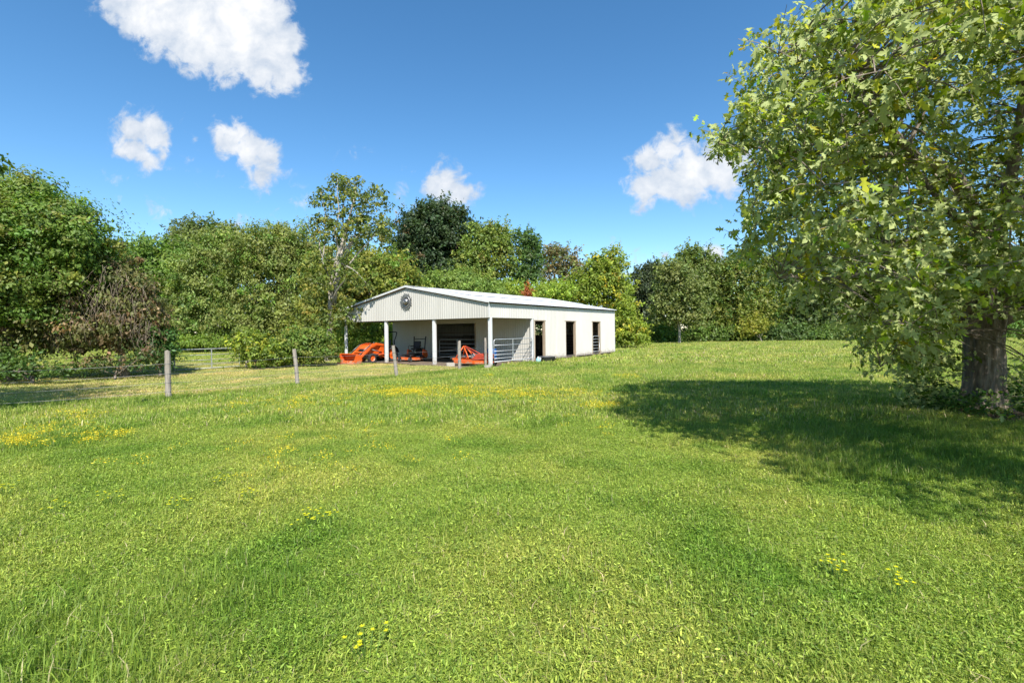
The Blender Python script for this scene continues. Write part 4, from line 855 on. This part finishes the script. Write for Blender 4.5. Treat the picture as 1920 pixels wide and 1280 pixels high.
def scatter(name, pts, c, nv, scl, rotv=.12, lab=None, tall=None):
    n = len(pts); me = bpy.data.meshes.new(name); me.vertices.add(n); me.vertices.foreach_set('co', pts.astype(np.float32).ravel())
    def att(nm, typ, data, key='value'): a = me.attributes.new(nm, typ, 'POINT'); a.data.foreach_set(key, data.ravel())
    att('idx', 'INT', RNG.integers(0, nv, n).astype(np.int32)); att('rot', 'FLOAT_VECTOR', np.c_[RNG.normal(0, rotv*.4, (n, 2)), RNG.random(n)*6.283].astype(np.float32), 'vector')
    sc = np.c_[scl, scl, scl*(1 if tall is None else tall)]; att('scl', 'FLOAT_VECTOR', sc.astype(np.float32), 'vector'); me.update()
    o = obj(name, me); o['kind'] = 'stuff'
    if lab: o['label'] = lab
    ng = bpy.data.node_groups.new(name, 'GeometryNodeTree'); ng.interface.new_socket('Geometry', in_out='INPUT', socket_type='NodeSocketGeometry'); ng.interface.new_socket('Geometry', in_out='OUTPUT', socket_type='NodeSocketGeometry')
    gi, go = ng.nodes.new('NodeGroupInput'), ng.nodes.new('NodeGroupOutput'); mp_ = ng.nodes.new('GeometryNodeMeshToPoints'); ip = ng.nodes.new('GeometryNodeInstanceOnPoints'); ci = ng.nodes.new('GeometryNodeCollectionInfo')
    ci.inputs['Collection'].default_value = c; ci.inputs['Separate Children'].default_value = True; ci.inputs['Reset Children'].default_value = True
    def na(nm, typ): a = ng.nodes.new('GeometryNodeInputNamedAttribute'); a.data_type = typ; a.inputs['Name'].default_value = nm; return a.outputs[0]
    lk = ng.links.new; lk(gi.outputs[0], mp_.inputs[0]); lk(mp_.outputs[0], ip.inputs['Points']); lk(ci.outputs[0], ip.inputs['Instance']); ip.inputs['Pick Instance'].default_value = True
    lk(na('idx', 'INT'), ip.inputs['Instance Index']); er = ng.nodes.new('FunctionNodeEulerToRotation'); lk(na('rot', 'FLOAT_VECTOR'), er.inputs[0]); lk(er.outputs[0], ip.inputs['Rotation']); lk(na('scl', 'FLOAT_VECTOR'), ip.inputs['Scale']); lk(ip.outputs[0], go.inputs[0])
    o.modifiers.new('scatter', 'NODES').node_group = ng; return o
def field_pts(d0, d1, step, margin=5.5):
    ys = np.arange(d0, d1, step); out = []
    for y_ in ys:
        xm = 1.067*y_ + margin; xs_ = np.arange(-xm, xm, step); out.append(np.c_[xs_, np.full(len(xs_), y_)])
    P = np.concatenate(out); return P + RNG.uniform(-.5, .5, P.shape)*step
FLa = np.array(FL)
def fence_y(x): return np.interp(x, FLa[:, 0], FLa[:, 1])
def in_yard(P): return ((P[:, 1] > fence_y(P[:, 0])) & (P[:, 0] < FLa[-1, 0])) 
def in_barn(P, mg=.35):
    x = P[:, 0]-BX; y = P[:, 1]-BD; u = -x*math.cos(YAW)+y*math.sin(YAW); v = x*math.sin(YAW)+y*math.cos(YAW)
    return ((u > -.35) & (u < 12.6) & (v > -.75+.25*np.sin(u*2.1)) & (v < BL)) | ((u > -mg) & (u < 0) & (v > 3.6) & (v < BL+.6)) | ((u > -.75) & (u < 0) & (v > -.9) & (v < 2.6))
def worn(P): return ((P[:, 0]-11.1)/2.0)**2 + ((P[:, 1]-9.9)/1.5)**2 < RNG.random(len(P))*.7+.5
def z0(P): return np.c_[P, np.array([rel(a, b)*min(1, max(0, (26-b)/8))*.6 for a, b in P])]
def lowf(P, s, ph=0): return (np.sin(P[:, 0]*s+ph)+np.sin(P[:, 1]*s*1.3+1.7*ph)+np.sin((P[:, 0]*.7-P[:, 1]*.9)*s+2.1*ph)+np.sin((P[:, 0]+P[:, 1])*s*.6+ph*.5))/4
bare = np.array([gnd(random.uniform(0, 1900), random.uniform(860, 1275)) for _ in range(34)]); bare_r = RNG.uniform(.10, .20, 34)
P = field_pts(2.0, 10.5, .2); P = P[~worn(P) & ~in_yard(P)]; P = P[~(np.linalg.norm(P[:, None]-bare[None], axis=2) < bare_r[None]).any(1)]
scatter('pasture_grass', z0(P), near, NV, RNG.uniform(.75, 1.25, len(P)), tall=np.clip(.95+.25*lowf(P, .9, 1)+RNG.normal(0, .15, len(P)), .5, 1.4), lab='weedy green pasture grass in the foreground')
P = field_pts(2.0, 14, .34); P = P[(lowf(P, .8, 3) > .68) & ~worn(P) & ~in_yard(P)]
Pm = np.array([gnd(random.uniform(1480, 1960), random.uniform(800, 905)) for _ in range(380)]); P = np.r_[P, Pm]
scatter('tall_grass', z0(P), lush, 3, RNG.uniform(.7, 1.15, len(P)), lab='taller lush grass tufts in patches and below the maple')
P = field_pts(10.3, 27, .36); P = P[~worn(P) & ~in_yard(P) & ~in_barn(P)]
scatter('pasture_grass', z0(P), midc, NV, RNG.uniform(.8, 1.25, len(P)), tall=np.clip(1+.4*lowf(P, .7, 2)+RNG.normal(0, .2, len(P)), .5, 1.8), lab='pasture grass in the middle distance')
P = field_pts(26.5, 82, .8, 8); P = P[~in_yard(P) & ~in_barn(P, 1.7)]
scatter('pasture_grass', z0(P), farc, NV, RNG.uniform(.8, 1.3, len(P)), lab='pale grass of the far field')
P = field_pts(10, 34, .4, 3); P = P[in_yard(P) & ~in_barn(P)]
scatter('mown_grass', z0(P), mownc, NV, RNG.uniform(.85, 1.2, len(P)), lab='short yellowish mown lawn between fence and barn')
P = field_pts(34, 80, .9, 4); P = P[in_yard(P) & ~in_barn(P)]
scatter('mown_grass', z0(P), farc, NV, RNG.uniform(.8, 1.1, len(P)), lab='grass beyond the field gate', tall=np.full(len(P), .6))
P = np.array([B(u, v) for u in np.arange(-2.2, -.5, .36) for v in np.arange(.5, BL+1, .36)]); P = P + RNG.uniform(-.15, .15, P.shape)
scatter('pasture_grass', z0(P), midc, NV, RNG.uniform(.8, 1.1, len(P)), lab='grass along the white side wall of the barn')
mo = B(-1.1, 3.1)
P = np.array([(mo[0]+random.gauss(0, .75), mo[1]-.8+random.gauss(0, .45)) for _ in range(90)] + [(a+(b-a)*t+random.gauss(0, .1), c_+(d_-c_)*t+random.gauss(0, .12)) for (a, c_), (b, d_) in zip(FL, FL[1:]) for t in np.linspace(0, 1, 26)])
P = np.r_[P, [(x_+random.gauss(0, .13), y_-.05+random.gauss(0, .1)) for (x_, y_) in FL for _ in range(6)]]
scatter('tall_grass', z0(P), lush, 3, RNG.uniform(.8, 1.4, len(P)), lab='rank unmown grass along the fence line and by the tub')
# yellow flowers
fl = []
for (x_, y_, sx, sy, n) in [(770,742,90,9,150), (960,748,90,10,90), (870,735,120,6,40), (1130,770,60,8,30), (600,760,90,14,26), (480,770,90,14,18), (330,745,60,6,8), (1170,713,40,3,12), (1090,745,50,8,20), (920,712,8,3,6), (560,850,330,50,26), (1050,800,200,40,10), (1400,655,60,3,12), (1250,650,60,3,10),
                      (150,792,44,10,14), (50,835,50,14,16), (110,815,80,22,16), (165,836,18,8,9), (220,828,25,5,8), (30,842,20,6,10)]:
    for _ in range(int(n*1.5)): fl.append(gnd(x_+random.gauss(0, sx*.55), y_+random.gauss(0, sy*.6)))
P = np.array(fl); scatter('yellow_wildflowers', z0(P), flowc, 4, RNG.uniform(.75, 1.15, len(P)), lab='drifts of small yellow wildflowers across the pasture')
stems = flowc.objects
spots = [(583,1000,7,'yellow wildflower clump alone in the grass at centre left foreground'), (340,965,4,'small yellow wildflower tuft above the left foreground clump'), (470,950,4,'pair of yellow wildflower heads near the dark clover patch'), (205,953,4,'yellow wildflowers left of the clover patch near the left border'), (105,972,3,'faint yellow wildflowers close to the lower left border'), (1570,1098,4,'rightmost but one yellow wildflower tuft in the right foreground'), (1682,1132,3,'lone bright yellow wildflower in the right foreground'), (690,1255,3,'yellow wildflower at the bottom edge of the photo'), (545,800,4,'yellow wildflowers below the second leaning fence post'), (10,938,4,'yellow wildflowers cut by the left photo border'), (420,920,4,'yellow wildflowers just above the clover patch'), (627,997,2,'two yellow heads right of the centre left clump')]
for (x_, y_, n, lab) in spots:
    gx_, gy_ = gnd(x_, y_); t = thing('wildflower', lab, 'flower', (gx_, gy_, rel(gx_, gy_)*.6), 0, 'yellow wildflower tufts in the foreground')
    st = MB(); fh = MB(); hp = []
    for _ in range(n*3):
        a = random.random()*6.28; r = random.uniform(0, .10+.012*n); q = Vector((r*math.cos(a), r*math.sin(a), random.uniform(.13, .22))); hp.append(q)
        st.tube([Vector((q.x*.3, q.y*.3, 0)), q*.6, q], .0022, 4, False)
    st.build('stem', M['stem'] if 'stem' in M else M.setdefault('stem', mat('flower_stem', (.08,.15,.02), .6)), t)
    me = None
    for q in hp:
        az = np.arange(6)/6*6.283 + RNG.normal(0, .2, 6); q = np.array(q)
        obj('bloom', leaves('bloom', np.repeat(q[None], 6, 0), np.c_[-np.cos(az)*.35, -np.sin(az)*.35, np.ones(6)], np.c_[np.cos(az), np.sin(az), np.full(6, .2)], np.full(6, .019), shades((.42,.33,.01), 6, .1, .05), M['petal'], T_OVAL), t)
    continue
    hp = np.array([tuple(q) for q in hp]); pt = np.repeat(hp, 6, 0); n6 = len(pt); az = np.tile(np.arange(6)/6*6.283, len(hp)) + RNG.normal(0, .2, n6)
    obj('bloom', leaves('bloom', pt, np.c_[-np.cos(az)*.35, -np.sin(az)*.35, np.ones(n6)], np.c_[np.cos(az), np.sin(az), np.full(n6, .2)], np.full(n6, .019), shades((.78,.50,.008), n6, .1, .05), M['petal'], T_OVAL), t)
